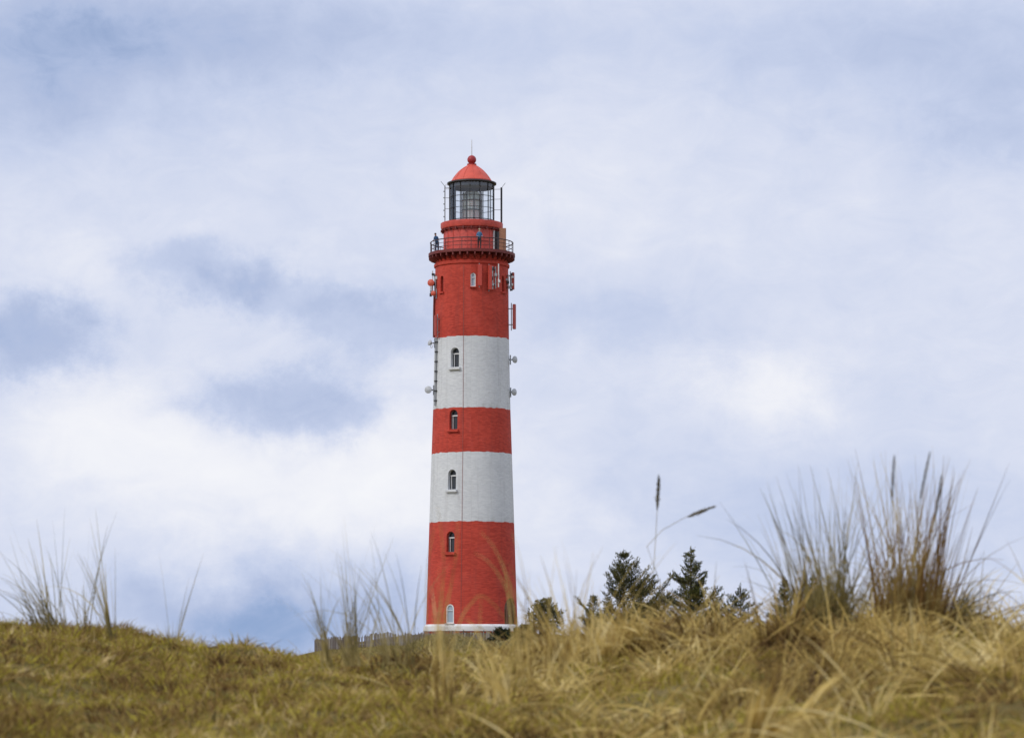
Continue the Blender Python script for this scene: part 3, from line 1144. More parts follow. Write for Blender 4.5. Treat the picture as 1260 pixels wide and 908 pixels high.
def conifer(px, top_py, Y, hw_px, slope_px, label, seed, mat, ragged=0.35, group='conifers beyond the dune'):
    """slope_px: rows below the top at which the crown is hw_px wide"""
    g = np.random.default_rng(seed)
    top = P(px, top_py, Y)
    gz = float(terrain(top.x, Y))
    H = top.z - gz
    rate = hw_px / slope_px
    t = empty('conifer_tree', (top.x, Y, gz), label, 'tree', group)
    bm = bmesh.new()
    lean = g.normal(0, 0.04)
    tube(bm, [(0, 0, -0.3), (lean * 0.5, 0, H * 0.5), (lean, 0, H - 0.1)], 0.045 * H ** 0.75 * 0.5, 8, 0.012)
    pts, dirs = [], []
    z = H - 0.08
    # leader
    for k in range(5):
        pts.append((lean, 0, H - 0.06 * k - 0.02))
        dirs.append((g.normal(0, 0.3), g.normal(0, 0.3), 1.0))
    while z > H * 0.22:
        below = H - z
        dz = g.uniform(0.10, 0.30)
        z -= dz
        Rr = min(rate * below + 0.05, 0.32 * H)
        nb = int(g.integers(4, 8))
        a0 = g.uniform(0, 2 * PI)
        for i in range(nb):
            a = a0 + 2 * PI * i / nb + g.normal(0, 0.45)
            if g.uniform() < 0.15:
                continue
            L = Rr * (0.86 + 0.30 * math.sin(a * 1.0 + seed) * min(1, below) + g.normal(0, ragged) * (1.0 if below < 1.2 else 0.8))
            if L < 0.06:
                continue
            L = min(L, Rr * 1.45)
            up = 0.75 - 0.45 * min(1, below / (H * 0.8)) + g.normal(0, 0.22)
            p0 = Vector((lean * z / H, 0, z - 0.25 * L * up))
            mid_ = p0 + Vector((math.cos(a) * L * 0.55, math.sin(a) * L * 0.55, L * up * 0.25))
            end = p0 + Vector((math.cos(a + g.normal(0, .2)) * L, math.sin(a + g.normal(0, .2)) * L, L * up * 0.9))
            tube(bm, [p0, mid_, end], 0.012 + 0.010 * L, 4, 0.006, cap=False)
            ns = max(3, int(L / 0.12))
            for s in range(ns):
                f = 0.2 + 0.8 * (s + 0.7) / ns
                q = mid_.lerp(end, (f - 0.5) * 2) if f > 0.5 else p0.lerp(mid_, f * 2)
                bd = (end - p0).normalized()
                pts.append(q)
                dirs.append(bd * 0.8 + Vector((0, 0, 0.7)))
                for sgn in (1, -1):
                    sd = (Vector((-bd.y, bd.x, 0)) * sgn * g.uniform(0.4, 1.0) + bd * g.uniform(0.3, 0.9) + Vector((0, 0, g.uniform(-0.1, 0.8)))).normalized()
                    sl = (0.30 * L * (1.15 - f) + 0.10) * g.uniform(0.5, 1.3)
                    for q2 in np.arange(0.11, sl + 0.05, 0.11):
                        pts.append(q + sd * float(q2))
                        dirs.append(sd + Vector((0, 0, 0.6)))
    obj('trunk', bm, M['bark'], t, True)
    a = needles([tuple(p) for p in pts], [tuple(d) for d in dirs], 6, 0.115, 0.032, seed + 1, 1.1)
    me = blade_mesh('crown', a[0], a[1], a[2], a[3], a[4], a[5], 1, a[6], tip=0.3)
    obj('crown', me, M[mat], t)
    return t


conifer(767, 677, 140, 40, 62, 'broad olive green conifer standing right of lighthouse, widest of the row', 21, 'needle_brown', 0.36)
conifer(849, 673, 145, 35, 74, 'tall dark conifer under the two seed heads, second tall one', 32, 'needle', 0.34)
conifer(911, 719, 150, 24, 46, 'slim dark conifer between the tall conifer and the right tussocks', 43, 'needle', 0.32)
conifer(966, 711, 150, 18, 46, 'narrow conifer tip showing just left of the dense olive tussock', 54, 'needle', 0.3)
conifer(1001, 708, 155, 18, 48, 'conifer mostly hidden behind the dense olive tussock', 65, 'needle', 0.3)
conifer(731, 732, 150, 13, 26, 'small conifer at the lower left of the broad olive conifer', 76, 'needle_brown', 0.25)
conifer(803, 744, 152, 12, 24, 'low dark conifer in the gap between the two tall conifers', 87, 'needle', 0.25)
conifer(882, 738, 152, 12, 24, 'low conifer filling the right foot of the tall dark conifer', 98, 'needle', 0.25)


def shrub(px, top_py, Y, hw_px, h_px, label, seed, mat, density, leaf=0.11, base_py=None, nstem=9, flat=1.0, cat='shrub'):
    g = np.random.default_rng(seed)
    c = P(px, top_py, Y)
    gz = float(terrain(c.x, Y))
    H = c.z - gz
    k = Y / F
    W = hw_px * k
    crown_h = h_px * k
    t = empty('shrub', (c.x, Y, gz), label, cat)
    bm = bmesh.new()
    pts, dirs = [], []
    for i in range(nstem):
        a = 2 * PI * i / nstem + g.normal(0, 0.3)
        rad = W * g.uniform(0.15, 0.95)
        hh = H - crown_h * (rad / W) ** 2 * 0.75 * flat - g.uniform(0, 0.14) * crown_h
        p0 = Vector((0.1 * math.cos(a), 0.1 * math.sin(a), -0.2))
        p1 = Vector((rad * 0.55 * math.cos(a), rad * 0.55 * math.sin(a), max(0.1, hh - crown_h * 0.7)))
        p2 = Vector((rad * math.cos(a), rad * math.sin(a), hh))
        tube(bm, [p0, p1, p2], 0.05, 5, 0.01, cap=False)
        for s in range(density):
            f = g.uniform(0.0, 1.0) ** 0.8
            q = p1.lerp(p2, f)
            sp = W * 0.30 * (1.15 - f)
            o_ = Vector((g.normal(0, sp), g.normal(0, sp), g.normal(0, sp * 0.6)))
            pts.append(tuple(q + o_))
            dirs.append((math.cos(a) * 0.5 + o_.x, math.sin(a) * 0.5 + o_.y, 0.8))
    obj('stem', bm, M['bark'], t, True)
    a = needles(pts, dirs, 6, leaf, leaf * 0.42, seed + 1)
    obj('leaves', blade_mesh('leaves', a[0], a[1], a[2], a[3], a[4], a[5], 1, a[6], tip=0.3), M[mat], t)
    return t


shrub(671, 735, 130, 26, 45, 'loose open shrub with gaps of sky right of lighthouse door', 15, 'needle_brown', 46, 0.10, nstem=22, flat=0.6)
shrub(617, 771, 226, 17, 22, 'dense dark evergreen shrub in front of lighthouse door', 16, 'leaf_dark', 130, 0.16, nstem=12)
shrub(648, 767, 215, 22, 20, 'low dark shrub between lighthouse and loose open shrub', 17, 'needle_brown', 110, 0.16, nstem=12)
shrub(1163, 772, 140, 24, 30, 'dark shrub peeping over dune behind the tallest tussock', 18, 'needle', 70, 0.14, nstem=12)
shrub(1225, 752, 60, 18, 40, 'sparse twiggy shrub at the far right end of the dune', 19, 'needle_brown', 12, 0.08, nstem=10)

# ---------------------------------------------------------------- grass
def tz(x, y):
    return terrain(x, y)


def tussock(px, base_py, Y, label, n, hmin, hmax, spread, lean_az, lean, curl, mat, w=0.0045, wild=0.35, seed=0, nseg=7, group='marram grass tussocks on the near dune', tall=0, tall_h=0.0):
    """heights in photo pixels at its distance"""
    global rng
    keep = rng
    rng = np.random.default_rng(1000 + seed)
    k = Y / F
    x0 = (px - HX) * k
    g0 = float(tz(x0, Y))
    t = empty('grass_tussock', (x0, Y, g0), label, 'grass tussock', group)
    nsub = max(2, min(46, n // (5 if n < 100 else 14)))
    sub = rng.integers(0, nsub, n)
    sa = rng.uniform(0, 2 * PI, nsub)
    sr = np.sqrt(rng.uniform(0, 1, nsub))
    ang = rng.uniform(0, 2 * PI, n)
    rad = np.sqrt(rng.uniform(0, 1, n)) * 0.20
    ux = sr[sub] * np.cos(sa[sub]) * 0.85 + rad * np.cos(ang)
    uy = sr[sub] * np.sin(sa[sub]) * 0.85 + rad * np.sin(ang)
    bx, by = ux * spread * k, uy * spread * k * 0.7
    bz = tz(bx + x0, by + Y) - g0 - 0.02
    lift = (HY - base_py) * k - g0          # blades start in the mat of straw
    bz = np.maximum(bz, min(lift, 0.25) - 0.06)
    sh = rng.uniform(0.55, 1.1, nsub)
    L = rng.uniform(hmin, hmax, n) * k * sh[sub]
    if tall:
        L[:tall] = rng.uniform(0.72, 1.0, tall) ** 1.2 * tall_h * k
    slx, sly = rng.normal(0, wild * 0.55, nsub), rng.normal(0, wild * 0.5, nsub)
    scu = rng.normal(curl, curl * 0.9, nsub)
    ox = ux * wild * 0.30 + slx[sub] + math.cos(lean_az) * lean + rng.normal(0, wild * 0.23, n)
    oy = uy * wild * 0.30 + sly[sub] + math.sin(lean_az) * lean + rng.normal(0, wild * 0.23, n)
    az = np.arctan2(oy, ox)
    tilt = np.hypot(ox, oy)
    cu = scu[sub] + rng.normal(0, curl * 0.35, n)
    bent = rng.uniform(0, 1, n) < 0.12
    cu = np.where(bent, rng.uniform(0.7, 2.1, n), cu)
    me = blade_mesh('blades', np.stack([bx, by, bz], 1), az, L, np.full(n, w * 1.45) * rng.uniform(0.6, 1.25, n), tilt, cu, nseg)
    obj('blades', me, M[mat], t)
    rng = keep
    return t


W_ = PI  # azimuth pi = leaning to the left of the picture
tussock(84, 776, 12.6, 'sparse tussock at the left end with stems arching left', 95, 60, 135, 46, W_, 0.16, 0.40, 'olive', 0.0028, 0.26, 1, tall=22, tall_h=182)
tussock(58, 776, 12.3, 'thin tussock at the left edge arching left low over the turf', 22, 40, 110, 26, W_, 0.35, 0.7, 'olive', 0.0028, 0.35, 21)
tussock(136, 777, 12.2, 'few tall stems forking in a V on the left dune', 28, 50, 130, 9, W_, 0.08, 0.18, 'olive', 0.0030, 0.22, 2, tall=6, tall_h=170)
tussock(219, 789, 12.4, 'few thin stems standing alone on the sloping left turf', 12, 40, 90, 14, W_, 0.05, 0.25, 'olive', 0.0028, 0.2, 3, tall=4, tall_h=130)
tussock(258, 799, 12.2, 'tiny short stems beside the blue gap in the cloud', 3, 18, 48, 5, 0, 0.05, 0.2, 'olive', 0.0030, 0.15, 4)
tussock(402, 803, 11.0, 'clump leaning left in front of the fence end', 36, 30, 100, 9, W_, 0.16, 0.42, 'olive', 0.0030, 0.16, 5, tall=9, tall_h=150)
tussock(437, 800, 10.6, 'dense upright clump left of the lighthouse before the fence', 80, 25, 130, 22, W_, 0.03, 0.25, 'olive', 0.0027, 0.24, 6, tall=16, tall_h=190)
tussock(490, 798, 10.8, 'spreading clump with tall stems just left of lighthouse', 60, 25, 130, 28, W_, 0.08, 0.28, 'olive', 0.0026, 0.26, 7, tall=16, tall_h=185)
near_l = tussock(548, 800, 6.6, 'faint out of focus stems crossing the left of red base', 16, 60, 130, 26, 0, 0.03, 0.18, 'straw', 0.0042, 0.20, 8, tall=8, tall_h=175)
near_r = tussock(620, 802, 6.4, 'faint out of focus stems bending across right of red base', 24, 50, 120, 44, W_, 0.18, 0.45, 'straw', 0.0040, 0.35, 9, tall=8, tall_h=160)
tussock(665, 796, 7.6, 'thin pale stems right beside the lighthouse door', 56, 50, 120, 40, W_, 0.05, 0.25, 'straw', 0.0028, 0.28, 10, tall=14, tall_h=180)
tussock(718, 790, 8.2, 'thin pale stems before the small lower conifer', 70, 40, 120, 44, 0, 0.03, 0.25, 'straw', 0.0028, 0.30, 11, tall=14, tall_h=180)
tussock(770, 786, 10.6, 'heaped straw tussock below the broad olive conifer', 520, 28, 88, 44, W_, 0.05, 0.7, 'straw', 0.0042, 0.55, 12, tall=8, tall_h=96)
tussock(852, 782, 10.4, 'wide bent straw tussock below the tall dark conifer', 560, 24, 78, 64, 0, 0.05, 0.9, 'straw', 0.0042, 0.6, 13, tall=10, tall_h=120)
tussock(958, 780, 9.6, 'pale straw tussock with upright stems left of olive one', 150, 25, 90, 26, 0, 0.05, 0.35, 'straw', 0.0040, 0.36, 14, tall=14, tall_h=150)
tussock(1016, 774, 10.4, 'dense olive tussock, second tallest of the dune', 850, 35, 135, 42, W_, 0.05, 0.16, 'olive', 0.0031, 0.30, 15, tall=110, tall_h=228)
tussock(1062, 776, 11.0, 'thin stems fanning right between two densest tussocks', 90, 40, 110, 22, 0, 0.10, 0.3, 'olive', 0.0032, 0.34, 25, tall=10, tall_h=140)
tussock(1120, 772, 10.2, 'tallest tussock, brown at its foot, near the right end', 950, 35, 150, 44, 0, 0.04, 0.12, 'rust', 0.0033, 0.24, 16, tall=130, tall_h=245)
tussock(1158, 775, 10.6, 'tussock arching right with drooping stems at right end', 130, 50, 105, 22, 0, 0.30, 0.55, 'olive', 0.0034, 0.38, 17, tall=16, tall_h=120)
tussock(1168, 758, 10.3, 'dark blades bowing flat to the right at right end', 34, 70, 110, 10, 0, 0.62, 0.85, 'olive', 0.0040, 0.16, 26)
tussock(700, 794, 10.8, 'low shaggy straw mound between the door shrub and broad conifer', 300, 22, 70, 36, 0, 0.05, 0.8, 'straw', 0.0042, 0.6, 31)
tussock(905, 786, 10.2, 'shaggy straw mound in front of the slim third conifer', 380, 20, 62, 46, W_, 0.10, 0.9, 'straw', 0.0042, 0.65, 32)
tussock(1066, 778, 9.9, 'shaggy straw mound filling the gap between two tallest tussocks', 480, 24, 84, 50, 0, 0.02, 0.8, 'straw', 0.0042, 0.55, 33)
tussock(1120, 778, 9.5, 'bleached straw skirt bending right before the tallest tussock', 420, 24, 78, 52, 0, 0.18, 1.0, 'straw', 0.0044, 0.5, 34)
tussock(1010, 780, 9.6, 'bleached straw skirt before the dense olive tussock', 380, 22, 72, 44, W_, 0.12, 0.9, 'straw', 0.0044, 0.5, 35)
tussock(1232, 792, 11.6, 'small tuft at the far right edge of the dune', 90, 15, 50, 26, 0, 0.05, 0.4, 'olive', 0.0032, 0.32, 18)
tussock(940, 905, 6.3, 'near pale straw tuft at the lower edge of picture', 150, 60, 190, 40, 0, 0.22, 0.6, 'straw', 0.0058, 0.25, 19)


def near_stems(t, curves, Y, wr):
    for c in curves:
        pts = [P(x, y, Y) - t.location for x, y in c]
        fine = []
        for i in range(len(pts) - 1):
            p0, p1, p2, p3 = pts[max(0, i - 1)], pts[i], pts[i + 1], pts[min(len(pts) - 1, i + 2)]
            for q in range(6):
                u = q / 6
                fine.append(0.5 * ((2 * p1) + (p2 - p0) * u + (2 * p0 - 5 * p1 + 4 * p2 - p3) * u * u + (3 * p1 - p0 - 3 * p2 + p3) * u ** 3))
        fine.append(pts[-1])
        obj('long_blade', tube(bmesh.new(), fine, wr, 5, wr * 0.2), M['straw'], t, True)


near_stems(near_l, [[(533, 830), (541, 760), (546, 700), (543, 655), (538, 622)], [(536, 835), (545, 770), (556, 715), (562, 675), (563, 640)],
                    [(526, 835), (524, 760), (527, 690), (535, 650)]], 6.4, 0.0019)
near_stems(near_r, [[(644, 830), (634, 760), (621, 720), (602, 692), (584, 680)], [(640, 835), (630, 740), (622, 705), (607, 672), (592, 655)],
                    [(548, 835), (566, 765), (582, 740), (592, 733), (606, 742), (625, 766), (640, 800)], [(588, 830), (590, 780), (592, 735)],
                    [(650, 830), (648, 740), (641, 690), (630, 655)]], 6.2, 0.0016)


# two stalks with seed heads
def stalk(pts_px, Y, head_len_px, label, seed, fat=1.0):
    global rng
    keep = rng
    rng = np.random.default_rng(seed)
    pts = [P(x, y, Y) for x, y in pts_px]
    o0 = Vector((pts[0].x, Y, float(tz(pts[0].x, Y))))
    t = empty('grass_stalk', o0, label, 'grass stalk', 'stalks with seed heads')
    loc = [p - o0 for p in pts]
    loc.insert(0, Vector((0.0, 0, -0.02)))
    obj('stem', tube(bmesh.new(), loc, 0.0016, 6, 0.0011), M['olive'], t)
    a, c = loc[-2], loc[-1]
    d = (c - a).normalized()
    hl = head_len_px * Y / F
    n = 420
    f = rng.uniform(0, 1, n)
    base = np.array([tuple(c - d * hl * (1 - q)) for q in f])
    env = np.sin(PI * np.clip(f * 0.92 + 0.06, 0, 1)) ** 0.6
    dv = np.array(d)[None, :] + rng.normal(0, 0.30 * fat, (n, 3)) * env[:, None]
    dv /= np.linalg.norm(dv, axis=1)[:, None]
    base = base + rng.normal(0, 0.0022 * fat, (n, 3)) * env[:, None]
    me = blade_mesh('seed_head', base, np.arctan2(dv[:, 1], dv[:, 0]), rng.uniform(0.010, 0.020, n), rng.uniform(0.002, 0.0035, n), np.arccos(np.clip(dv[:, 2], -1, 1)), rng.uniform(-0.3, 0.3, n), 2)
    obj('seed_head', me, M['head'], t)
    rng = keep


stalk([(800, 745), (805, 690), (808, 640), (810.5, 588)], 11.0, 40, 'upright grass stalk with vertical dark seed head', 301)
stalk([(822, 745), (806, 700), (796, 672), (815, 652), (842, 637), (877, 624)], 11.0, 34, 'bent grass stalk with slanting dark seed head', 302)


stalk([(1098, 760), (1096, 690), (1097, 620), (1100, 566)], 8.4, 52, 'left one of three dark seed heads above the tallest tussock', 303, 0.38)
stalk([(1122, 760), (1125, 690), (1131, 620), (1143, 562)], 8.4, 56, 'middle seed head of three above the tallest tussock, leaning right', 304, 0.38)
stalk([(1140, 760), (1143, 700), (1149, 650), (1158, 590)], 8.6, 48, 'right and lowest of three seed heads above the tallest tussock', 305, 0.38)


def scatter(n, xr, yr, dens=None):
    x = rng.uniform(*xr, n)
    y = rng.uniform(*yr, n)
    if dens is not None:
        kp = rng.uniform(0, 1, n) < dens(x, y)
        x, y = x[kp], y[kp]
    return x, y


def patchf(x, y, s, ph):
    return 0.5 + 0.5 * np.sin(x * s + ph + 1.7 * np.sin(y * s * 0.7 + ph)) * np.sin(y * s * 0.8 - ph + 1.3 * np.sin(x * s * 0.6))


def px_of(x, y):
    return HX + F * x / y


# short mossy turf, mostly on the left
def dturf(x, y):
    p = px_of(x, y)
    return np.clip(1.15 - sstep(380, 760, p) * 0.5, 0, 1)


x, y = scatter(180000, (-4.2, 4.2), (4.2, 14.2), dturf)
n = len(x)
pt = patchf(x, y, 3.5, 0.4) * 0.6 + 0.4 * patchf(x, y, 9.0, 2.1)
L = rng.uniform(0.025, 0.05, n) * (0.75 + 1.25 * pt ** 2)
cl_az = 6.0 * patchf(x, y, 4.0, 3.0)
wind = cl_az + rng.normal(0, 0.9, n)
me = blade_mesh('turf', np.stack([x, y, tz(x, y) - 0.006], 1), wind, L, rng.uniform(0.003, 0.006, n), np.abs(rng.normal(0.6, 0.4, n)), rng.uniform(0, 0.9, n), 2)
cx, cy = scatter(9000, (-4.2, 4.2), (4.4, 14.2), dturf)
nc = len(cx)
per = rng.integers(14, 34, nc)
ch = rng.uniform(0.25, 1.0, nc) ** 1.6
idx = np.repeat(np.arange(nc), per)
m_ = len(idx)
an = rng.uniform(0, 2 * PI, m_)
rr_ = np.sqrt(rng.uniform(0, 1, m_)) * (0.018 + 0.035 * ch[idx])
x2, y2 = cx[idx] + rr_ * np.cos(an), cy[idx] + rr_ * np.sin(an)
caz = rng.uniform(0, 2 * PI, nc)
dx = np.cos(an) * 0.55 + np.cos(caz[idx]) * 0.35
dy = np.sin(an) * 0.55 + np.sin(caz[idx]) * 0.35
me2 = blade_mesh('turf_tuft', np.stack([x2, y2, tz(x2, y2) - 0.006], 1), np.arctan2(dy, dx), (0.018 + 0.085 * ch[idx]) * rng.uniform(0.5, 1.1, m_), rng.uniform(0.003, 0.006, m_), np.hypot(dx, dy), rng.uniform(0.0, 1.2, m_), 3)
bmj = bmesh.new()
bmj.from_mesh(me)
bmj.from_mesh(me2)
bmj.to_mesh(me)
bmj.free()
o = obj('turf', me, M['turf'], smooth=True)
o['kind'] = 'stuff'
x, y = scatter(15000, (-4.2, 1.0), (4.8, 13.6), lambda a, c: (1.0 - sstep(430, 640, px_of(a, c))) * (0.1 + 0.9 * patchf(a, c, 4.3, 0.2) ** 2))
n = len(x)
me = blade_mesh('dead_grass', np.stack([x, y, tz(x, y) + rng.uniform(0.0, 0.02, n)], 1), rng.uniform(0, 2 * PI, n), rng.uniform(0.03, 0.11, n), rng.uniform(0.0025, 0.005, n), np.abs(rng.normal(0.9, 0.4, n)), rng.uniform(0.0, 0.9, n), 4)
o = obj('dead_grass', me, M['rust'])
o['kind'] = 'stuff'


# long bent straw over the dune, growing in clumps
def dstraw(x, y):
    p = px_of(x, y)
    base = 0.10 + 0.90 * sstep(500, 720, p)
    base = np.maximum(base, 0.75 * sstep(340, 440, p))
    return base * (0.12 + 0.88 * sstep(0.30, 0.62, patchf(x, y, 2.6, 1.1)))


cx, cy = scatter(2600, (-3.2, 4.4), (4.8, 13.9), dstraw)
nc = len(cx)
cp = px_of(cx, cy)
per = rng.integers(25, 90, nc)
size = rng.uniform(0.35, 1.0, nc) ** 1.3 * (0.35 + 0.65 * sstep(480, 740, cp))
caz = np.where(rng.uniform(0, 1, nc) < 0.2, rng.normal(0.1, 0.5, nc), rng.uniform(0, 2 * PI, nc))
ctl = np.abs(rng.normal(0.45, 0.35, nc))
ccu = np.abs(rng.normal(0.9, 0.5, nc))
idx = np.repeat(np.arange(nc), per)
n = len(idx)
rad = 0.085 * np.sqrt(rng.uniform(0, 1, n)) * (0.6 + 0.6 * size[idx])
an = rng.uniform(0, 2 * PI, n)
x = cx[idx] + rad * np.cos(an)
y = cy[idx] + rad * np.sin(an)
L = 0.26 * size[idx] * rng.uniform(0.45, 1.1, n)
dx = np.cos(caz[idx]) * (0.25 + ctl[idx]) + np.cos(an) * 0.45 + rng.normal(0, 0.22, n)
dy = np.sin(caz[idx]) * (0.25 + ctl[idx]) + np.sin(an) * 0.45 + rng.normal(0, 0.22, n)
me = blade_mesh('straw', np.stack([x, y, tz(x, y) - 0.012], 1), np.arctan2(dy, dx), L, rng.uniform(0.0028, 0.0065, n), np.hypot(dx, dy), ccu[idx] * rng.uniform(0.5, 1.4, n), 6)
x, y = scatter(9000, (-3.2, 4.4), (5.2, 13.8), lambda a, c: dstraw(a, c) * (0.04 + 0.96 * sstep(400, 620, px_of(a, c))))
n = len(x)
cp = px_of(x, y)
me2 = blade_mesh('strand', np.stack([x, y, tz(x, y) + rng.uniform(-0.01, 0.05, n)], 1), rng.uniform(0, 2 * PI, n), rng.uniform(0.12, 0.42, n) * (0.45 + 0.55 * sstep(480, 740, cp)), rng.uniform(0.003, 0.006, n), np.abs(rng.normal(0.85, 0.3, n)), rng.uniform(0.2, 1.3, n), 7)
bmj = bmesh.new()
bmj.from_mesh(me)
bmj.from_mesh(me2)
bmj.to_mesh(me)
bmj.free()
o = obj('straw_grass', me, M['straw'], smooth=True)
o['kind'] = 'stuff'

# grass on the middle dune and on the knoll
x, y = scatter(70000, (-7.5, 9.0), (62, 96))
z = tz(x, y)
kp = z > -1.2
x, y, z = x[kp], y[kp], z[kp]
n = len(x)
me = blade_mesh('mid', np.stack([x, y, z - 0.02], 1), rng.normal(0.2, 1.2, n), rng.uniform(0.05, 0.17, n) * (0.5 + patchf(x, y, 1.3, 2.0)), rng.uniform(0.008, 0.02, n), np.abs(rng.normal(0.4, 0.3, n)), rng.uniform(0.1, 1.1, n), 3)
o = obj('dune_grass', me, M['knoll_grass'])
o['kind'] = 'stuff'
x, y = scatter(60000, (TX - 26, TX + 40), (TY - 34, TY - 4.5))
z = tz(x, y)
kp = z > -2.5
x, y, z = x[kp], y[kp], z[kp]
n = len(x)
me = blade_mesh('knoll', np.stack([x, y, z - 0.03], 1), rng.normal(0.2, 1.2, n), rng.uniform(0.08, 0.24, n), rng.uniform(0.02, 0.05, n), np.abs(rng.normal(0.4, 0.3, n)), rng.uniform(0.1, 1.0, n), 2)
o = obj('knoll_grass', me, M['knoll_grass'])
o['kind'] = 'stuff'

for nm, lab, ct in (('turf', 'short yellow green and brown mossy turf covering the near dune', 'turf'), ('dead_grass', 'short rusty dead grass lying in the turf on the left slope', 'grass'),
                    ('straw_grass', 'golden bent straw matted over the right half of the near dune', 'grass'), ('dune_grass', 'short grass on the middle dune below the fence', 'grass'),
                    ('knoll_grass', 'short grass on the knoll round the foot of the lighthouse', 'grass'), ('ground', 'sandy dune ground rolling out to the horizon', 'ground')):
    if nm in bpy.data.objects:
        tag(bpy.data.objects[nm], lab, ct)

# ---------------------------------------------------------------- light
sun_dir = Vector((-0.62, -0.50, 0.66)).normalized()     # towards the sun
ld = bpy.data.lights.new('sun', 'SUN')
ld.energy = 1.5
ld.angle = R(12)
ld.color = (1.0, 0.95, 0.87)
lo = bpy.data.objects.new('sun', ld)
col.objects.link(lo)
lo.rotation_euler = sun_dir.to_track_quat('Z', 'Y').to_euler()
lo.location = (-30, -30, 40)

world = bpy.data.worlds.new('World')
scene.world = world
world.use_nodes = True
nt = NT(world.node_tree)
bg = nt.n['Background']
bg.inputs['Strength'].default_value = 0.1
sky = nt.n.new('ShaderNodeTexSky')
sky.sky_type = 'NISHITA'
sky.sun_disc = False
sky.sun_elevation = math.asin(sun_dir.z)
sky.sun_rotation = math.atan2(sun_dir.x, sun_dir.y)
sky.air_density = 1.0
sky.dust_density = 0.3
sky.ozone_density = 3.0
d = nt.n.new('ShaderNodeTexCoord').outputs['Generated']
s = nt.n.new('ShaderNodeSeparateXYZ')
nt.l.new(d, s.inputs[0])
nt.l.new(nt.vm('NORMALIZE', nt.vm('ADD', d, (0.0, 0.0, 0.45))), sky.inputs[0])
yy = nt.m('MAXIMUM', s.outputs[1], 0.05)
front = nt.m('GREATER_THAN', s.outputs[1], 0.3)
warp = nt.noise(d, 30.0, 8, 0.66, color=True)
ws = nt.n.new('ShaderNodeSeparateXYZ')
nt.l.new(warp, ws.inputs[0])
warp2 = nt.noise(d, 9.0, 3, 0.5, color=True)
ws2 = nt.n.new('ShaderNodeSeparateXYZ')
nt.l.new(warp2, ws2.inputs[0])
# bearing and height of a sky direction, in hundredths of a degree-like units
U = nt.m('ADD', nt.m('MULTIPLY', nt.m('DIVIDE', s.outputs[0], yy), 34.0), 6.30)
Vv = nt.m('SUBTRACT', 8.06, nt.m('MULTIPLY', nt.m('DIVIDE', s.outputs[2], yy), 34.0))
U = nt.m('ADD', U, nt.m('MULTIPLY', nt.m('SUBTRACT', ws.outputs[0], 0.5), 2.4))
Vv = nt.m('ADD', Vv, nt.m('MULTIPLY', nt.m('SUBTRACT', ws.outputs[1], 0.5), 1.3))
U = nt.m('ADD', U, nt.m('MULTIPLY', nt.m('SUBTRACT', ws2.outputs[0], 0.5), 1.6))
BLOBS = [  # centre, radii, amount
    (345, 770, 190, 60, -0.42), (150, 740, 150, 40, -0.10),
    (40, 75, 270, 120, -0.30), (330, 45, 300, 60, -0.18), (1160, 60, 280, 90, -0.22), (1225, 160, 60, 50, -0.14), (800, 40, 250, 50, -0.05),
    (270, 335, 100, 36, -0.23), (360, 365, 80, 34, -0.20), (455, 405, 70, 36, -0.20), (365, 490, 112, 40, -0.29), (60, 412, 100, 46, -0.30), (770, 400, 140, 40, -0.12),
    (470, 590, 140, 90, 0.26), (110, 530, 160, 80, 0.22), (260, 610, 150, 60, 0.14), (950, 475, 80, 62, 0.20), (150, 330, 110, 45, 0.12),
    (690, 650, 110, 50, 0.12), (660, 250, 170, 70, 0.08), (1000, 640, 300, 80, -0.15), (850, 330, 250, 60, -0.05), (1130, 420, 170, 120, -0.02), (950, 300, 150, 50, 0.05),
    (480, 460, 60, 60, 0.10),
]
fb_ = nt.noise(d, 13.0, 7, 0.55)
fb2 = nt.noise(nt.vm('MULTIPLY', d, (1.0, 1.0, 1.8)), 40.0, 8, 0.62, dist=0.6)
acc = nt.m('ADD', nt.m('MULTIPLY', nt.m('SUBTRACT', fb_, 0.5), 0.22), nt.m('MULTIPLY', nt.m('SUBTRACT', fb2, 0.5), 0.25))
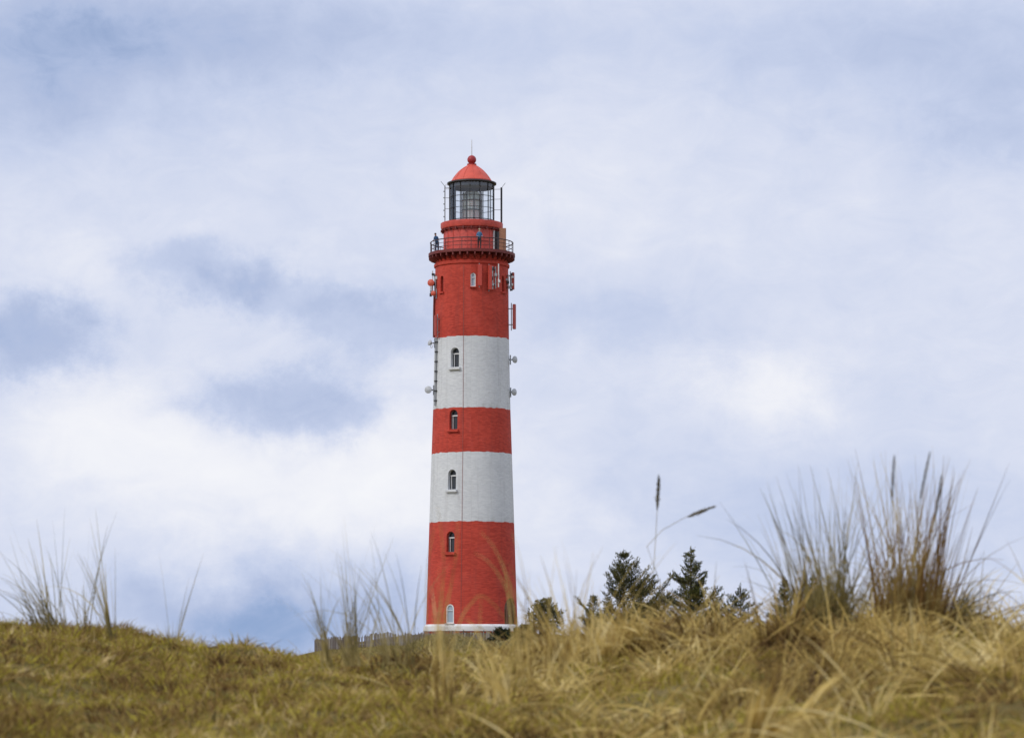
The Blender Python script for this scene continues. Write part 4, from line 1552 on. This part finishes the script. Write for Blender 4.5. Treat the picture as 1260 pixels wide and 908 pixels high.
for (cx, cy, rx, ry, am) in BLOBS:
    a = nt.m('MULTIPLY', nt.m('SUBTRACT', U, cx / 100), 100.0 / rx)
    c = nt.m('MULTIPLY', nt.m('SUBTRACT', Vv, cy / 100), 100.0 / ry)
    r2 = nt.m('ADD', nt.m('MULTIPLY', a, a), nt.m('MULTIPLY', c, c))
    if am <= -0.2 and 300 < cy < 520:      # compact clouds with a defined edge
        r2 = nt.m('MULTIPLY', nt.m('POWER', r2, 1.9), 0.75)
    e = nt.m('POWER', 2.718, nt.m('MULTIPLY', r2, -1.0))
    e = nt.m('MULTIPLY', nt.m('MULTIPLY', e, am), front)
    acc = nt.m('ADD', acc, e)
bb = nt.m('ADD', acc, 0.59, clamp=True)
cl = nt.ramp(bb, [(0.10, (0.40, 0.51, 0.77)), (0.30, (0.45, 0.53, 0.74)), (0.46, (0.565, 0.635, 0.825)), (0.62, (0.70, 0.745, 0.885)), (0.80, (0.86, 0.875, 0.94)), (1.0, (0.96, 0.965, 0.98))])
cl10 = nt.vm('SCALE', cl, s=10.0)
mask = nt.ramp(bb, [(0.10, (0.5, 0.5, 0.5)), (0.30, (1, 1, 1))], 'EASE')
skc = nt.vm('SCALE', sky.outputs[0], s=1.45)
fin = nt.mix(mask, skc, cl10)
nt.l.new(fin, bg.inputs['Color'])

# ---------------------------------------------------------------- camera and render settings
cd = bpy.data.cameras.new('camera')
cam = bpy.data.objects.new('camera', cd)
col.objects.link(cam)
cam.location = (0, 0, 0)
cam.rotation_euler = (R(90), 0, 0)
cd.sensor_fit = 'HORIZONTAL'
cd.sensor_width = 36.0
cd.lens = 36.0 * F / 1260.0
cd.shift_x = 0.0
cd.shift_y = (HY - 454.0) / 1260.0
cd.clip_start = 0.1
cd.clip_end = 20000
cd.dof.use_dof = True
cd.dof.focus_distance = 243.0
cd.dof.aperture_fstop = 8.0
scene.camera = cam

scene.render.engine = 'CYCLES'
scene.cycles.use_denoising = True
scene.cycles.max_bounces = 8
scene.cycles.transparent_max_bounces = 12
scene.view_settings.view_transform = 'Standard'
scene.view_settings.look = 'None'
scene.view_settings.exposure = 0.0
scene.view_settings.gamma = 1.0
